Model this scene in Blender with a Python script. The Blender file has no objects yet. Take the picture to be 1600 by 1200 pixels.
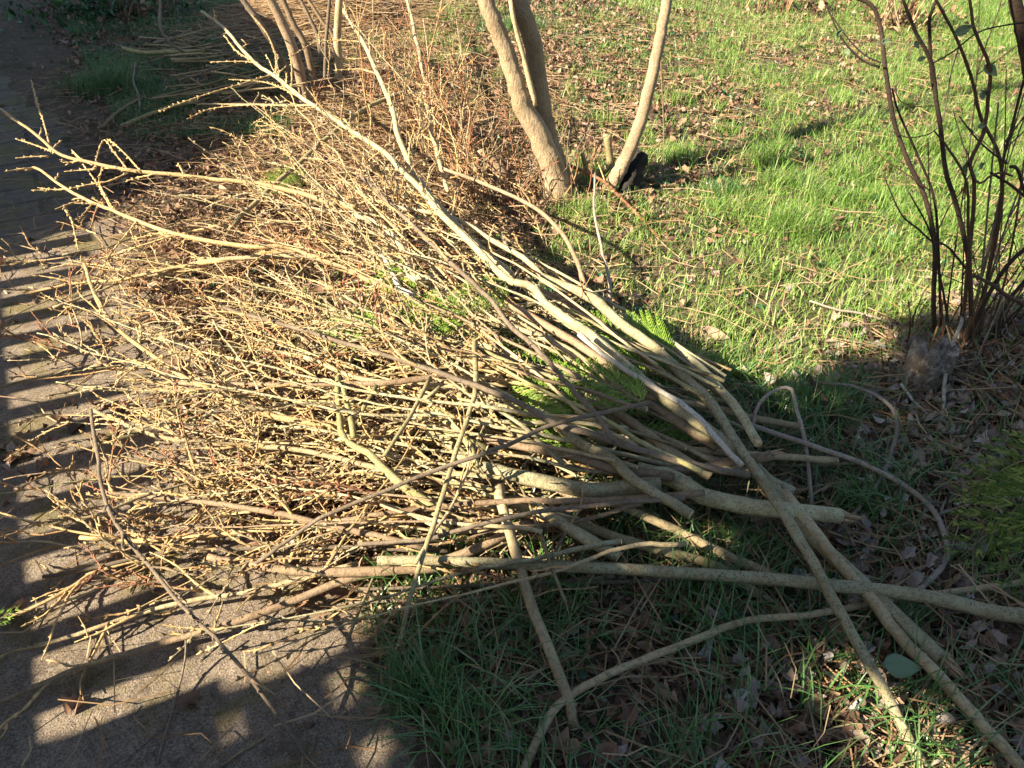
import bpy, math, random
import numpy as np
from mathutils import Vector, Matrix
rng = random.Random(11); nr = np.random.default_rng(5)
sc = bpy.context.scene; COL = sc.collection
# ------------------------------------------------------------------ camera, sky, sun
H, PITCH, F = 1.55, math.radians(36), 1209.0
cam = bpy.data.cameras.new('camera'); cam.sensor_width = 36; cam.lens = 36 * F / 1600
cam.clip_end = 2000; cam.clip_start = 0.02
co = bpy.data.objects.new('camera', cam); COL.objects.link(co)
co.location = (0, 0, H); co.rotation_euler = (math.pi / 2 - PITCH, 0, 0); sc.camera = co
SUN_EL, SUN_AZ = math.radians(32), math.radians(63.7)          # azimuth the light travels towards, from +Y
sd = Vector((math.sin(SUN_AZ) * math.cos(SUN_EL), math.cos(SUN_AZ) * math.cos(SUN_EL), -math.sin(SUN_EL)))
w = bpy.data.worlds.new('World'); sc.world = w; w.use_nodes = True
sky = w.node_tree.nodes.new('ShaderNodeTexSky'); sky.sky_type = 'NISHITA'; sky.sun_disc = False
sky.sun_elevation = SUN_EL; sky.sun_rotation = SUN_AZ + math.pi
bg = w.node_tree.nodes['Background']; bg.inputs[1].default_value = 0.05
w.node_tree.links.new(sky.outputs[0], bg.inputs[0])
sl = bpy.data.lights.new('sun', 'SUN'); sl.energy = 5.0; sl.angle = math.radians(0.5); sl.color = (1, 0.88, 0.69)
so = bpy.data.objects.new('sun', sl); COL.objects.link(so); so.rotation_euler = sd.to_track_quat('-Z', 'Y').to_euler()
so.location = (-8, -4, 6)
vs = sc.view_settings; vs.view_transform = 'Standard'; vs.look = 'None'; vs.exposure = 1.95; vs.gamma = 1
TE = math.tan(SUN_EL)
# ------------------------------------------------------------------ helpers
cp, sp = math.cos(PITCH), math.sin(PITCH)
def ray(x, y):
    a = (x - 800) / F; b = (600 - y) / F
    return Vector((a, cp + b * sp, -sp + b * cp))
def P(x, y, z=0.0):                       # image direction met at height z above the lawn
    d = ray(x, y); return Vector((0, 0, H)) + d * ((z - H) / d.z)
def PY(x, y, Y):                          # image direction met at distance Y ahead
    d = ray(x, y); return Vector((0, 0, H)) + d * (Y / d.y)
def depth(p): return p.y * cp - (p.z - H) * sp
NU, NV = Vector((math.sqrt(3) / 2, .5, 0)), Vector((-.5, math.sqrt(3) / 2, 0))   # across / along the path
def UV(u, v, z=0): return NU * u + NV * v + Vector((0, 0, z))

def tag(o, label=None, cat=None, group=None, kind=None):
    if label: o['label'] = label
    if cat: o['category'] = cat
    if group: o['group'] = group
    if kind: o['kind'] = kind
    return o
def empty(name, loc, label, cat, group=None):
    o = bpy.data.objects.new(name, None); COL.objects.link(o); o.location = loc; o.empty_display_size = .05
    return tag(o, label, cat, group)
class MB:
    def __init__(s): s.v = []; s.f = []
    def add(s, v, f):
        n = len(s.v); s.v += v; s.f += [tuple(i + n for i in q) for q in f]
    def box(s, c, sx, sy, sz, ax=None):
        ax = ax or (Vector((1, 0, 0)), Vector((0, 1, 0)), Vector((0, 0, 1)))
        v = [c + ax[0] * (sx * i / 2) + ax[1] * (sy * j / 2) + ax[2] * (sz * k / 2) for k in (-1, 1) for j in (-1, 1) for i in (-1, 1)]
        s.add([tuple(p) for p in v], [(0, 2, 3, 1), (4, 5, 7, 6), (0, 1, 5, 4), (2, 6, 7, 3), (0, 4, 6, 2), (1, 3, 7, 5)])
    def build(s, name, mat, parent=None, smooth=True):
        me = bpy.data.meshes.new(name)
        off = parent.location if parent is not None else Vector((0, 0, 0))
        p = parent
        if p is not None and p.parent is not None: off = p.parent.location + p.location
        a = np.array([tuple(q) for q in s.v], dtype=float).reshape(-1, 3) - np.array(off)
        me.from_pydata(a.tolist(), [], s.f); me.materials.append(mat)
        if smooth: me.polygons.foreach_set('use_smooth', [True] * len(me.polygons))
        o = bpy.data.objects.new(name, me); COL.objects.link(o); o.parent = parent
        return o
def npmesh(name, verts, quads, mat, rnd=None, parent=None, smooth=True, tris=None):
    me = bpy.data.meshes.new(name); nv = len(verts)
    me.vertices.add(nv); me.vertices.foreach_set('co', np.asarray(verts, dtype=np.float32).ravel())
    q = np.asarray(quads, dtype=np.int32); k = q.shape[1]
    me.loops.add(q.size); me.loops.foreach_set('vertex_index', q.ravel())
    me.polygons.add(len(q)); me.polygons.foreach_set('loop_start', np.arange(len(q), dtype=np.int32) * k)
    me.polygons.foreach_set('use_smooth', np.full(len(q), smooth))
    if rnd is not None:
        at = me.attributes.new('rnd', 'FLOAT', 'POINT'); at.data.foreach_set('value', np.asarray(rnd, dtype=np.float32))
    me.update(calc_edges=True); me.materials.append(mat)
    o = bpy.data.objects.new(name, me); COL.objects.link(o); o.parent = parent
    return o
def catmull(pts, n):
    pts = [Vector(p) for p in pts]
    if len(pts) == 2: return [pts[0].lerp(pts[1], i / n) for i in range(n + 1)]
    out = []; m = len(pts) - 1
    for i in range(n + 1):
        t = i / n * m; k = min(int(t), m - 1); t -= k
        p0 = pts[k - 1] if k else pts[0] * 2 - pts[1]
        p1, p2 = pts[k], pts[k + 1]
        p3 = pts[k + 2] if k + 2 <= m else p2 * 2 - p1
        out.append(0.5 * (2 * p1 + (p2 - p0) * t + (2 * p0 - 5 * p1 + 4 * p2 - p3) * t * t + (3 * p1 - p0 - 3 * p2 + p3) * t ** 3))
    return out
def tube(mb, pts, rad, sides=7, caps=True, lump=0.0, seed=0):
    n = len(pts); base = len(mb.v); fr = None; r2 = random.Random(seed)
    ph = [1 + lump * r2.uniform(-1, 1) for _ in range(sides)]
    for i in range(n):
        t = (pts[min(i + 1, n - 1)] - pts[max(i - 1, 0)])
        t = t.normalized() if t.length > 1e-9 else Vector((0, 0, 1))
        if fr is None:
            a = Vector((0, 0, 1)) if abs(t.z) < .9 else Vector((1, 0, 0)); fr = t.cross(a).normalized()
        fr = (fr - t * fr.dot(t)).normalized(); b = t.cross(fr)
        for k in range(sides):
            th = 2 * math.pi * k / sides
            rr = rad[i] * (ph[k] + lump * .6 * math.sin(i * 1.7 + k * 2.1 + seed))
            q = pts[i] + (fr * math.cos(th) + b * math.sin(th)) * rr
            mb.v.append((q.x, q.y, q.z))
    for i in range(n - 1):
        for k in range(sides):
            a = base + i * sides + k; b_ = base + i * sides + (k + 1) % sides
            mb.f.append((a, b_, b_ + sides, a + sides))
    if caps:
        mb.f.append(tuple(base + k for k in reversed(range(sides)))); mb.f.append(tuple(base + (n - 1) * sides + k for k in range(sides)))
def length(pts): return sum((pts[i + 1] - pts[i]).length for i in range(len(pts) - 1))
# ------------------------------------------------------------------ materials
def mat(name): 
    m = bpy.data.materials.new(name); m.use_nodes = True; nt = m.node_tree
    return m, nt, nt.nodes['Principled BSDF']
def ramp(nt, stops, fac):
    r = nt.nodes.new('ShaderNodeValToRGB'); e = r.color_ramp.elements
    while len(e) < len(stops): e.new(.5)
    for i, (p, c) in enumerate(stops): e[i].position = p; e[i].color = (*c, 1)
    nt.links.new(fac, r.inputs[0]); return r.outputs[0]
def noise(nt, vec, scale, detail=4, rough=.6, out=0):
    n = nt.nodes.new('ShaderNodeTexNoise'); n.inputs['Scale'].default_value = scale
    n.inputs['Detail'].default_value = detail; n.inputs['Roughness'].default_value = rough
    if vec is not None: nt.links.new(vec, n.inputs['Vector'])
    return n.outputs[out]
def mix(nt, a, b, fac, mode='MIX'):
    n = nt.nodes.new('ShaderNodeMix'); n.data_type = 'RGBA'; n.blend_type = mode
    for s, x in ((6, a), (7, b)):
        if isinstance(x, tuple): n.inputs[s].default_value = (*x, 1)
        else: nt.links.new(x, n.inputs[s])
    if isinstance(fac, float): n.inputs[0].default_value = fac
    else: nt.links.new(fac, n.inputs[0])
    return n.outputs[2]
def mathn(nt, op, a, b=None):
    n = nt.nodes.new('ShaderNodeMath'); n.operation = op
    for i, x in enumerate((a, b)):
        if x is None: continue
        if isinstance(x, (int, float)): n.inputs[i].default_value = x
        else: nt.links.new(x, n.inputs[i])
    return n.outputs[0]
def bump(nt, bs, h, strength, dist):
    b = nt.nodes.new('ShaderNodeBump'); b.inputs['Strength'].default_value = strength; b.inputs['Distance'].default_value = dist
    nt.links.new(h, b.inputs['Height']); nt.links.new(b.outputs[0], bs.inputs['Normal'])
def bark(name, c1, c2, spot=None, spots=.35, rough=.75, moss=None):
    m, nt, bs = mat(name); tc = nt.nodes.new('ShaderNodeTexCoord').outputs['Object']
    oi = nt.nodes.new('ShaderNodeObjectInfo').outputs['Random']
    va = nt.nodes.new('ShaderNodeVectorMath'); nt.links.new(tc, va.inputs[0]); 
    cb = nt.nodes.new('ShaderNodeCombineXYZ'); nt.links.new(mathn(nt, 'MULTIPLY', oi, 9.0), cb.inputs[0]); nt.links.new(cb.outputs[0], va.inputs[1])
    tc = va.outputs[0]
    col = ramp(nt, [(.35, c1), (.65, c2)], noise(nt, tc, 22, 5, .65))
    fine = noise(nt, tc, 95, 5, .8)
    col = mix(nt, col, tuple(x * .42 for x in c1), mathn(nt, 'MULTIPLY', ramp(nt, [(.5, (0, 0, 0)), (.62, (1, 1, 1))], fine), .75))
    col = mix(nt, col, tuple(x * y for x, y in zip(c1, (.62, .56, .5))), mathn(nt, 'MULTIPLY', ramp(nt, [(.47, (0, 0, 0)), (.66, (1, 1, 1))], noise(nt, tc, 11, 5, .7)), .8))
    if moss:
        col = mix(nt, col, moss, ramp(nt, [(.5, (0, 0, 0)), (.62, (1, 1, 1))], noise(nt, tc, 34, 4, .7)))
    if spot:
        vo = nt.nodes.new('ShaderNodeTexVoronoi'); vo.inputs['Scale'].default_value = 170; vo.inputs['Randomness'].default_value = 1; nt.links.new(tc, vo.inputs['Vector'])
        thr = mathn(nt, 'MULTIPLY', noise(nt, tc, 40, 3), spots * 1.0)
        col = mix(nt, col, spot, mathn(nt, 'LESS_THAN', vo.outputs['Distance'], thr))
    hsv = nt.nodes.new('ShaderNodeHueSaturation'); nt.links.new(col, hsv.inputs['Color'])
    mr = nt.nodes.new('ShaderNodeMapRange'); nt.links.new(oi, mr.inputs[0]); mr.inputs[3].default_value = .72; mr.inputs[4].default_value = 1.2
    nt.links.new(mr.outputs[0], hsv.inputs['Value']); nt.links.new(hsv.outputs[0], bs.inputs['Base Color'])
    bs.inputs['Roughness'].default_value = rough; bs.inputs['Specular IOR Level'].default_value = .3
    bump(nt, bs, fine, .8, .006); return m
M = dict(
    tan=bark('tan_bark', (.40, .31, .17), (.54, .43, .25), (.20, .15, .09), .25),
    lichen=bark('lichen_bark', (.36, .31, .17), (.50, .43, .25), (.14, .12, .08), .5, moss=(.42, .40, .24)),
    brown=bark('brown_bark', (.26, .18, .11), (.38, .28, .17), (.14, .09, .06), .2),
    dull=bark('dull_bark', (.17, .13, .09), (.27, .21, .14), (.08, .06, .05), .2),
    grey=bark('grey_dry_wood', (.26, .21, .16), (.38, .32, .25), None),
    pale=bark('pale_peeled_wood', (.46, .41, .33), (.62, .56, .47), (.22, .18, .13), .2),
    olive=bark('olive_bark', (.25, .21, .10), (.36, .30, .16), (.12, .11, .06), .3),
    moss=bark('mossy_bark', (.31, .27, .12), (.45, .39, .19), (.13, .12, .06), .4, moss=(.36, .35, .13)),
    gold=bark('golden_twig_bark', (.50, .34, .14), (.64, .46, .23), None, rough=.5),
    amber=bark('amber_twig_bark', (.38, .22, .09), (.52, .34, .16), None, rough=.5),
    red=bark('reddish_twig_bark', (.28, .12, .06), (.42, .20, .10), None, rough=.55),
    dark=bark('dark_shrub_bark', (.045, .029, .020), (.085, .056, .038), (.13, .10, .07), .2),
    vine=bark('brown_vine_bark', (.10, .05, .03), (.17, .095, .055), None),
    cut=bark('cut_wood', (.64, .47, .26), (.78, .62, .38), None),
    splinter=bark('splintered_wood', (.42, .27, .14), (.6, .44, .27), None),
    rot=bark('rotten_wood', (.10, .075, .055), (.30, .25, .19), (.03, .025, .02), .35, moss=(.36, .32, .26)),
    char=bark('blackened_wood', (.018, .015, .013), (.05, .04, .035), None),
    trunk=bark('ridged_trunk_bark', (.46, .34, .20), (.58, .45, .28), (.24, .17, .10), .4),
    smooth=bark('smooth_trunk_bark', (.30, .22, .14), (.42, .32, .20), (.18, .13, .08), .35),
    straw=bark('dry_stalks', (.40, .30, .16), (.54, .42, .24), None),
)
def trunkbump(m):                     # upright furrows
    nt = m.node_tree; bs = nt.nodes['Principled BSDF']; tc = nt.nodes.new('ShaderNodeTexCoord').outputs['Object']
    mp = nt.nodes.new('ShaderNodeMapping'); mp.inputs['Scale'].default_value = (1, 1, .16); nt.links.new(tc, mp.inputs[0])
    h = noise(nt, mp.outputs[0], 120, 5, .7); bump(nt, bs, h, .9, .012)
    old = bs.inputs['Base Color'].links[0].from_socket
    nt.links.new(mix(nt, old, (.20, .135, .08), ramp(nt, [(.36, (.8, .8, .8)), (.48, (0, 0, 0))], h)), bs.inputs['Base Color'])
trunkbump(M['trunk'])
def leafmat(name, stops, trans=.3, rough=.6, spec=.25, vein=False):
    m, nt, bs = mat(name); at = nt.nodes.new('ShaderNodeAttribute'); at.attribute_name = 'rnd'
    col = ramp(nt, stops, at.outputs['Fac'])
    tc = nt.nodes.new('ShaderNodeTexCoord').outputs['Object']
    col = mix(nt, col, (.5, .5, .5), mathn(nt, 'MULTIPLY', noise(nt, tc, 90, 3), .0)) if not vein else mix(nt, col, (.06, .04, .03), mathn(nt, 'MULTIPLY', ramp(nt, [(.5, (0, 0, 0)), (.7, (1, 1, 1))], noise(nt, tc, 120, 4, .7)), .6))
    nt.links.new(col, bs.inputs['Base Color']); bs.inputs['Roughness'].default_value = rough; bs.inputs['Specular IOR Level'].default_value = spec
    if trans:
        tr = nt.nodes.new('ShaderNodeBsdfTranslucent'); nt.links.new(col, tr.inputs[0]); ms = nt.nodes.new('ShaderNodeMixShader')
        ms.inputs[0].default_value = trans; nt.links.new(bs.outputs[0], ms.inputs[1]); nt.links.new(tr.outputs[0], ms.inputs[2])
        nt.links.new(ms.outputs[0], nt.nodes['Material Output'].inputs[0])
    return m
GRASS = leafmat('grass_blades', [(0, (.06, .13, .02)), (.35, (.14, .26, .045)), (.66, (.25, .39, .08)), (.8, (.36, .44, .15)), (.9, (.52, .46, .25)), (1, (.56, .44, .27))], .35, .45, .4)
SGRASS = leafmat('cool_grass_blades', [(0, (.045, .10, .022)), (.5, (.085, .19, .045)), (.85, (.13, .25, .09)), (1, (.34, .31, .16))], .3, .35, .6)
LEAF = leafmat('dead_leaves', [(0, (.07, .04, .028)), (.25, (.17, .095, .058)), (.5, (.28, .165, .10)), (.75, (.36, .235, .15)), (1, (.40, .32, .25))], .15, .7, .25, True)
IVY = leafmat('ivy_leaves', [(0, (.015, .05, .02)), (.6, (.03, .10, .035)), (1, (.07, .17, .05))], .1, .35, .5)
FROND = leafmat('conifer_spray_green', [(0, (.05, .12, .012)), (.5, (.14, .25, .025)), (1, (.28, .36, .06))], .25, .5, .3)
FROND2 = leafmat('conifer_spray_dark', [(0, (.025, .055, .01)), (.5, (.09, .15, .025)), (1, (.26, .31, .07))], .25, .5, .3)
GLEAF = leafmat('grey_green_leaf', [(0, (.14, .20, .10)), (1, (.2, .27, .15))], .2, .5, .3)
BLEAF = leafmat('blackened_leaf', [(0, (.02, .024, .022)), (1, (.035, .04, .036))], 0, .4, .4, True)
BRAC = leafmat('dead_bracken', [(0, (.13, .07, .03)), (.5, (.26, .16, .08)), (1, (.42, .31, .18))], .2, .7, .2)
def soil():
    m, nt, bs = mat('leafy_soil'); tc = nt.nodes.new('ShaderNodeTexCoord').outputs['Object']
    a = noise(nt, tc, 5, 6, .7); b = noise(nt, tc, 45, 5, .75); c = noise(nt, tc, 200, 3, .7)
    col = ramp(nt, [(.3, (.06, .045, .032)), (.5, (.16, .115, .08)), (.7, (.30, .225, .16))], b)
    col = mix(nt, col, (.055, .08, .025), ramp(nt, [(.48, (0, 0, 0)), (.62, (.7, .7, .7))], a))
    col = mix(nt, col, (.30, .24, .17), ramp(nt, [(.62, (0, 0, 0)), (.7, (.8, .8, .8))], c))
    nt.links.new(col, bs.inputs['Base Color']); bs.inputs['Roughness'].default_value = .95; bs.inputs['Specular IOR Level'].default_value = .15
    bump(nt, bs, mathn(nt, 'ADD', b, mathn(nt, 'MULTIPLY', c, .4)), 1, .03); return m
def concrete():
    m, nt, bs = mat('exposed_aggregate_concrete'); tc = nt.nodes.new('ShaderNodeTexCoord').outputs['Object']
    def cell(scale, keep, rad):
        vo = nt.nodes.new('ShaderNodeTexVoronoi'); vo.inputs['Scale'].default_value = scale; nt.links.new(tc, vo.inputs['Vector'])
        se = nt.nodes.new('ShaderNodeSeparateColor'); nt.links.new(vo.outputs['Color'], se.inputs[0])
        rr_ = mathn(nt, 'MULTIPLY', se.outputs[2], rad)
        return mathn(nt, 'MULTIPLY', mathn(nt, 'LESS_THAN', vo.outputs['Distance'], rr_), mathn(nt, 'GREATER_THAN', se.outputs[0], keep)), se.outputs[1], vo.outputs['Distance']
    grain = noise(nt, tc, 210, 3, .8); mid = noise(nt, tc, 26, 7, .8)
    col = ramp(nt, [(.28, (.13, .098, .068)), (.5, (.28, .215, .15)), (.72, (.45, .36, .26))], mid)
    col = mix(nt, col, (.5, .42, .33), mathn(nt, 'MULTIPLY', ramp(nt, [(.5, (0, 0, 0)), (.62, (1, 1, 1))], grain), .55))
    col = mix(nt, col, (.05, .04, .032), mathn(nt, 'MULTIPLY', ramp(nt, [(.38, (1, 1, 1)), (.47, (0, 0, 0))], grain), .6))
    for sc_, kp, rd in ((95, .55, .5), (230, .5, .6)):
        f_, c_, d_ = cell(sc_, kp, rd); col = mix(nt, col, ramp(nt, [(0, (.09, .07, .06)), (.6, (.26, .22, .18)), (1, (.46, .42, .37))], c_), mathn(nt, 'MULTIPLY', f_, .75))
    col = mix(nt, col, (.17, .145, .03), ramp(nt, [(.5, (0, 0, 0)), (.66, (.8, .8, .8))], noise(nt, tc, 4.2, 7, .75)))
    col = mix(nt, col, (.05, .04, .03), ramp(nt, [(.53, (0, 0, 0)), (.72, (.8, .8, .8))], noise(nt, tc, 8, 7, .75)))
    nt.links.new(col, bs.inputs['Base Color']); bs.inputs['Roughness'].default_value = .95; bs.inputs['Specular IOR Level'].default_value = .2
    bump(nt, bs, mathn(nt, 'ADD', mid, mathn(nt, 'MULTIPLY', grain, .6)), 1, .016); return m
def pavers():
    m, nt, bs = mat('mossy_pavers'); tc = nt.nodes.new('ShaderNodeTexCoord').outputs['Object']
    br = nt.nodes.new('ShaderNodeTexBrick'); nt.links.new(tc, br.inputs['Vector']); br.inputs['Scale'].default_value = 1
    br.inputs['Brick Width'].default_value = .42; br.inputs['Row Height'].default_value = .21; br.inputs['Mortar Size'].default_value = .012
    br.inputs['Color1'].default_value = (.11, .085, .065, 1); br.inputs['Color2'].default_value = (.15, .12, .09, 1); br.inputs['Mortar'].default_value = (.045, .036, .025, 1)
    col = mix(nt, br.outputs[0], (.15, .13, .03), ramp(nt, [(.42, (0, 0, 0)), (.6, (.75, .75, .75))], noise(nt, tc, 3.5, 6, .7)))
    col = mix(nt, col, (.04, .03, .024), ramp(nt, [(.42, (0, 0, 0)), (.7, (.7, .7, .7))], noise(nt, tc, 24, 5, .7)))
    nt.links.new(col, bs.inputs['Base Color']); bs.inputs['Roughness'].default_value = .9
    bump(nt, bs, mathn(nt, 'SUBTRACT', noise(nt, tc, 80, 4, .8), br.outputs['Fac']), .8, .008); return m
def plain(name, c, rough=.8):
    m, nt, bs = mat(name); tc = nt.nodes.new('ShaderNodeTexCoord').outputs['Object']
    nt.links.new(ramp(nt, [(.3, tuple(x * .7 for x in c)), (.7, c)], noise(nt, tc, 12, 5)), bs.inputs['Base Color']); bs.inputs['Roughness'].default_value = rough; return m
# ------------------------------------------------------------------ ground and path
def wob(x, y):
    return (np.sin(x * 2.1 + 1.3 * np.sin(y * 1.7)) * np.sin(y * 1.9 + .8) * .5 + np.sin(x * 5.3 + y * 3.1 + 2) * np.sin(y * 6.1 - x * 2.2) * .3 + np.sin(x * 13.1 - y * 7.7) * np.sin(y * 15.3 + x * 4) * .2)
def uvof(x, y): return x * NU.x + y * NU.y, x * NV.x + y * NV.y
def gz(x, y):
    x = np.asarray(x, dtype=float); y = np.asarray(y, dtype=float)
    u, v = uvof(x, y); off = np.clip((u - (.27 - .055 * v - .09 * np.clip(v - 5, 0, 4)) + .17 + .05 * wob(x * 3, y * 3) + .035 * wob(x * 9 + 2, y * 9)) / .30, 0, 1)
    near = np.exp(-((x) ** 2 + (y - 4) ** 2) / 90)
    mound = .07 * np.exp(-(((x - 1.75) / .45) ** 2 + ((y - 2.15) / .4) ** 2)) + .012 * np.exp(-(((x - .45) / .5) ** 2 + ((y - 3.8) / .45) ** 2))
    return (wob(x, y) * .018 * near + mound + .012) * off - .022 * (1 - off)
xs = np.concatenate([-np.geomspace(300, 6.2, 22), np.arange(-6, -2.5, .05), np.arange(-2.5, 2.5, .028), np.arange(2.5, 6.5, .05), np.geomspace(6.7, 300, 22)])
ys = np.concatenate([-np.geomspace(300, 1.2, 24), np.arange(-1, .7, .05), np.arange(.7, 4, .028), np.arange(4, 10.4, .05), np.geomspace(10.6, 300, 22)])
GX, GY = np.meshgrid(xs, ys); nx, ny = len(xs), len(ys)
idx = np.arange(nx * ny).reshape(ny, nx)
quads = np.stack([idx[:-1, :-1], idx[:-1, 1:], idx[1:, 1:], idx[1:, :-1]], -1).reshape(-1, 4)
tag(npmesh('ground', np.stack([GX, GY, gz(GX, GY)], -1).reshape(-1, 3), quads, soil()), kind='structure')
def pedge(v): return .45 - .055 * v - .09 * np.clip(v - 5, 0, 4)
def strip(name, v0, v1, m):
    us = np.linspace(-1.85, .2, 42); vv = np.arange(v0, v1 + .001, .05)
    U, V = np.meshgrid(us, vv); Z = .004 + .003 * np.sin(U * 9 + V * 4) * np.sin(V * 7)
    ed = (U > .19); U = np.where(U > -1.8, -1.85 + (U + 1.85) * (1.85 + pedge(V)) / 2.05, U); U = U + ed * (.05 * np.sin(V * 5.3) + .035 * np.sin(V * 17 + 1) - .02); Z = Z - ed * .03
    i = np.arange(U.size).reshape(U.shape)
    q = np.stack([i[:-1, :-1], i[:-1, 1:], i[1:, 1:], i[1:, :-1]], -1).reshape(-1, 4)
    o = npmesh(name, np.stack([U, V, Z], -1).reshape(-1, 3), q, m)
    o.rotation_euler.z = math.radians(30); return tag(o, kind='structure')
strip('path', -4, 4.0, concrete()); strip('paved_path', 4.004, 14, pavers())
# ------------------------------------------------------------------ things left of the frame that throw the long shade
WOODM = plain('weathered_fence_boards', (.24, .19, .14)); WALLM = plain('rendered_wall', (.55, .5, .43)); ROOFM = plain('dark_roof_felt', (.07, .07, .075))
AX = (NU, NV, Vector((0, 0, 1)))
FU = -1.95
fen = empty('picket_fence', UV(FU, 2.6), 'low weathered timber fence with short pickets running along the path', 'fence')
mb = MB(); kh = (-.42 - FU) * TE; ph = (-.08 - FU) * TE
mb.box(UV(FU, 2.5, kh / 2), .03, 3.6, kh, AX); mb.build('board_panel', WOODM, fen, False)
k = 0; v = .95
while v < 4.2:
    mb = MB(); mb.box(UV(FU + .026, v, ph / 2 + rng.uniform(-.02, .02)), .02, .085 + rng.uniform(-.015, .01), ph, AX); mb.build('picket', WOODM, fen, False); v += .165
v = .8
while v < 4.4:
    mb = MB(); mb.box(UV(FU - .06, v, .36), .08, .08, .72, AX); mb.build('post', WOODM, fen, False); v += 1.75
# unseen building added here, roofline shaped to shade the far end of the path
SU = -4.2
def topz(u): return (u - SU) * TE
ob = empty('shade_building', UV(SU, 7), 'long unseen building added beside the far path, its roofline shaped to throw shade', 'building')
prof = [(4.10, 0), (4.10, topz(-.35)), (4.30, topz(.0)), (4.72, topz(.56)), (5.37, topz(1.25)), (6.0, topz(1.95)), (6.6, topz(2.05)), (13, topz(2.05)), (13, 0)]
mb = MB(); n = len(prof)
mb.add([tuple(UV(SU, v, z)) for v, z in prof] + [tuple(UV(SU - 2.5, v, z)) for v, z in prof], [tuple(range(n)), tuple(range(2 * n - 1, n - 1, -1))] + [(i, i + n, (i + 1) % n + n, (i + 1) % n) for i in range(n)])
mb.build('wall', WALLM, ob, False)
mb = MB()
for i in range(1, n - 2):
    (va, za), (vb, zb) = prof[i], prof[i + 1]
    q = [UV(SU + .0, va, za + .01), UV(SU, vb, zb + .01), UV(SU - 2.5, vb, zb + .01), UV(SU - 2.5, va, za + .01)]
    mb.add([tuple(p) for p in q] + [tuple(p + Vector((0, 0, .03))) for p in q], [(3, 2, 1, 0), (4, 5, 6, 7), (0, 1, 5, 4), (1, 2, 6, 5), (2, 3, 7, 6), (3, 0, 4, 7)])
mb.build('roof', ROOFM, ob, False)
# added unseen screen: holes and ragged edge shaped to cast shade and sun patches
HU = -3.2
sh = empty('shade_screen', UV(HU, 0), 'tall boarded screen added out of view left of the camera, pierced to shape shade and sun patches', 'shade caster')
def hv(u, v): return v + .07 * (u - HU), (u - HU) * TE           # where on the wall the light for a path point passes
holes = []  # openings invented to let sun reach chosen spots on the ground
for (x, y, w_, h_) in ((1460, 1150, .44, .13), (1500, 1120, .10, .05), (560, 1075, .10, .045), (372, 1152, .10, .025), (250, 1085, .05, .035), (230, 1100, .06, .03), (100, 1130, .06, .035), (600, 1185, .07, .04)):
    p = P(x, y); u, v = uvof(p.x, p.y); a, b = hv(u, v); holes.append((a, b, w_, h_))
for (x, y, z, w_, h_) in ((1105, 852, .08, .12, .06), (1050, 828, .1, .07, .05), (700, 880, .15, .10, .05), (860, 758, .2, .10, .06), (1010, 876, .14, .05, .03), (940, 690, .25, .08, .05), (1190, 760, .1, .06, .05), (1215, 605, .06, .10, .04), (1290, 565, .06, .12, .03), (1160, 655, .1, .06, .04), (1340, 640, .03, .05, .03), (1400, 560, .05, .10, .04), (1480, 590, .05, .07, .03), (1250, 640, .05, .05, .04), (1100, 600, .06, .08, .05), (1520, 540, .1, .10, .04), (1430, 660, .05, .05, .02), (1180, 700, .1, .05, .03), (800, 880, .15, .05, .03)):
    p = P(x, y, z); u, v = uvof(p.x, p.y); a, b = hv(u, v); holes.append((a, b + z, w_, h_))
mb = MB(); DZ = .02
zmax = 5.4
def vtop(z): return 1.42 - .07 * min(1, max(0, (z - 1.9) / .2)) + .03 * math.sin(z * 9) + .37 * min(1, max(0, (z - 2.55) / .35)) + min(1, max(0, (z - 2.5) / .3)) * (.05 * math.sin(z * 23) + .035 * math.sin(z * 51 + 1) + .025 * math.sin(z * 97))
for zi in range(int(zmax / DZ)):
    z = (zi + .5) * DZ; segs = [(-1.4, vtop(z))]
    for a, b, w_, h_ in holes:
        q = 1 - ((z - b) / (h_ / 2)) ** 2
        if q <= 0: continue
        hw = w_ / 2 * math.sqrt(q) * (1 + .25 * math.sin(z * 170 + a * 40)); a2 = a + .012 * math.sin(z * 95); nsg = []
        for s0, s1 in segs:
            if a2 - hw > s0: nsg.append((s0, min(s1, a2 - hw)))
            if a2 + hw < s1: nsg.append((max(s0, a2 + hw), s1))
        segs = [t for t in nsg if t[1] > t[0]]
    for s0, s1 in segs: mb.box(UV(HU, (s0 + s1) / 2, z), .02, s1 - s0, DZ * .98 + .001 * (zi % 2), AX)
mb.build('pierced_screen', WOODM, sh, False)
mb = MB(); mb.box(UV(HU + .02, -2.75, zmax / 2), .12, 2.6, zmax, AX); mb.build('screen_side', WOODM, sh, False)
mb = MB(); mb.box(UV(HU - .6, -1.2, zmax + .06), 1.6, 5.9, .1, AX); mb.build('roof', ROOFM, sh, False)
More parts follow.
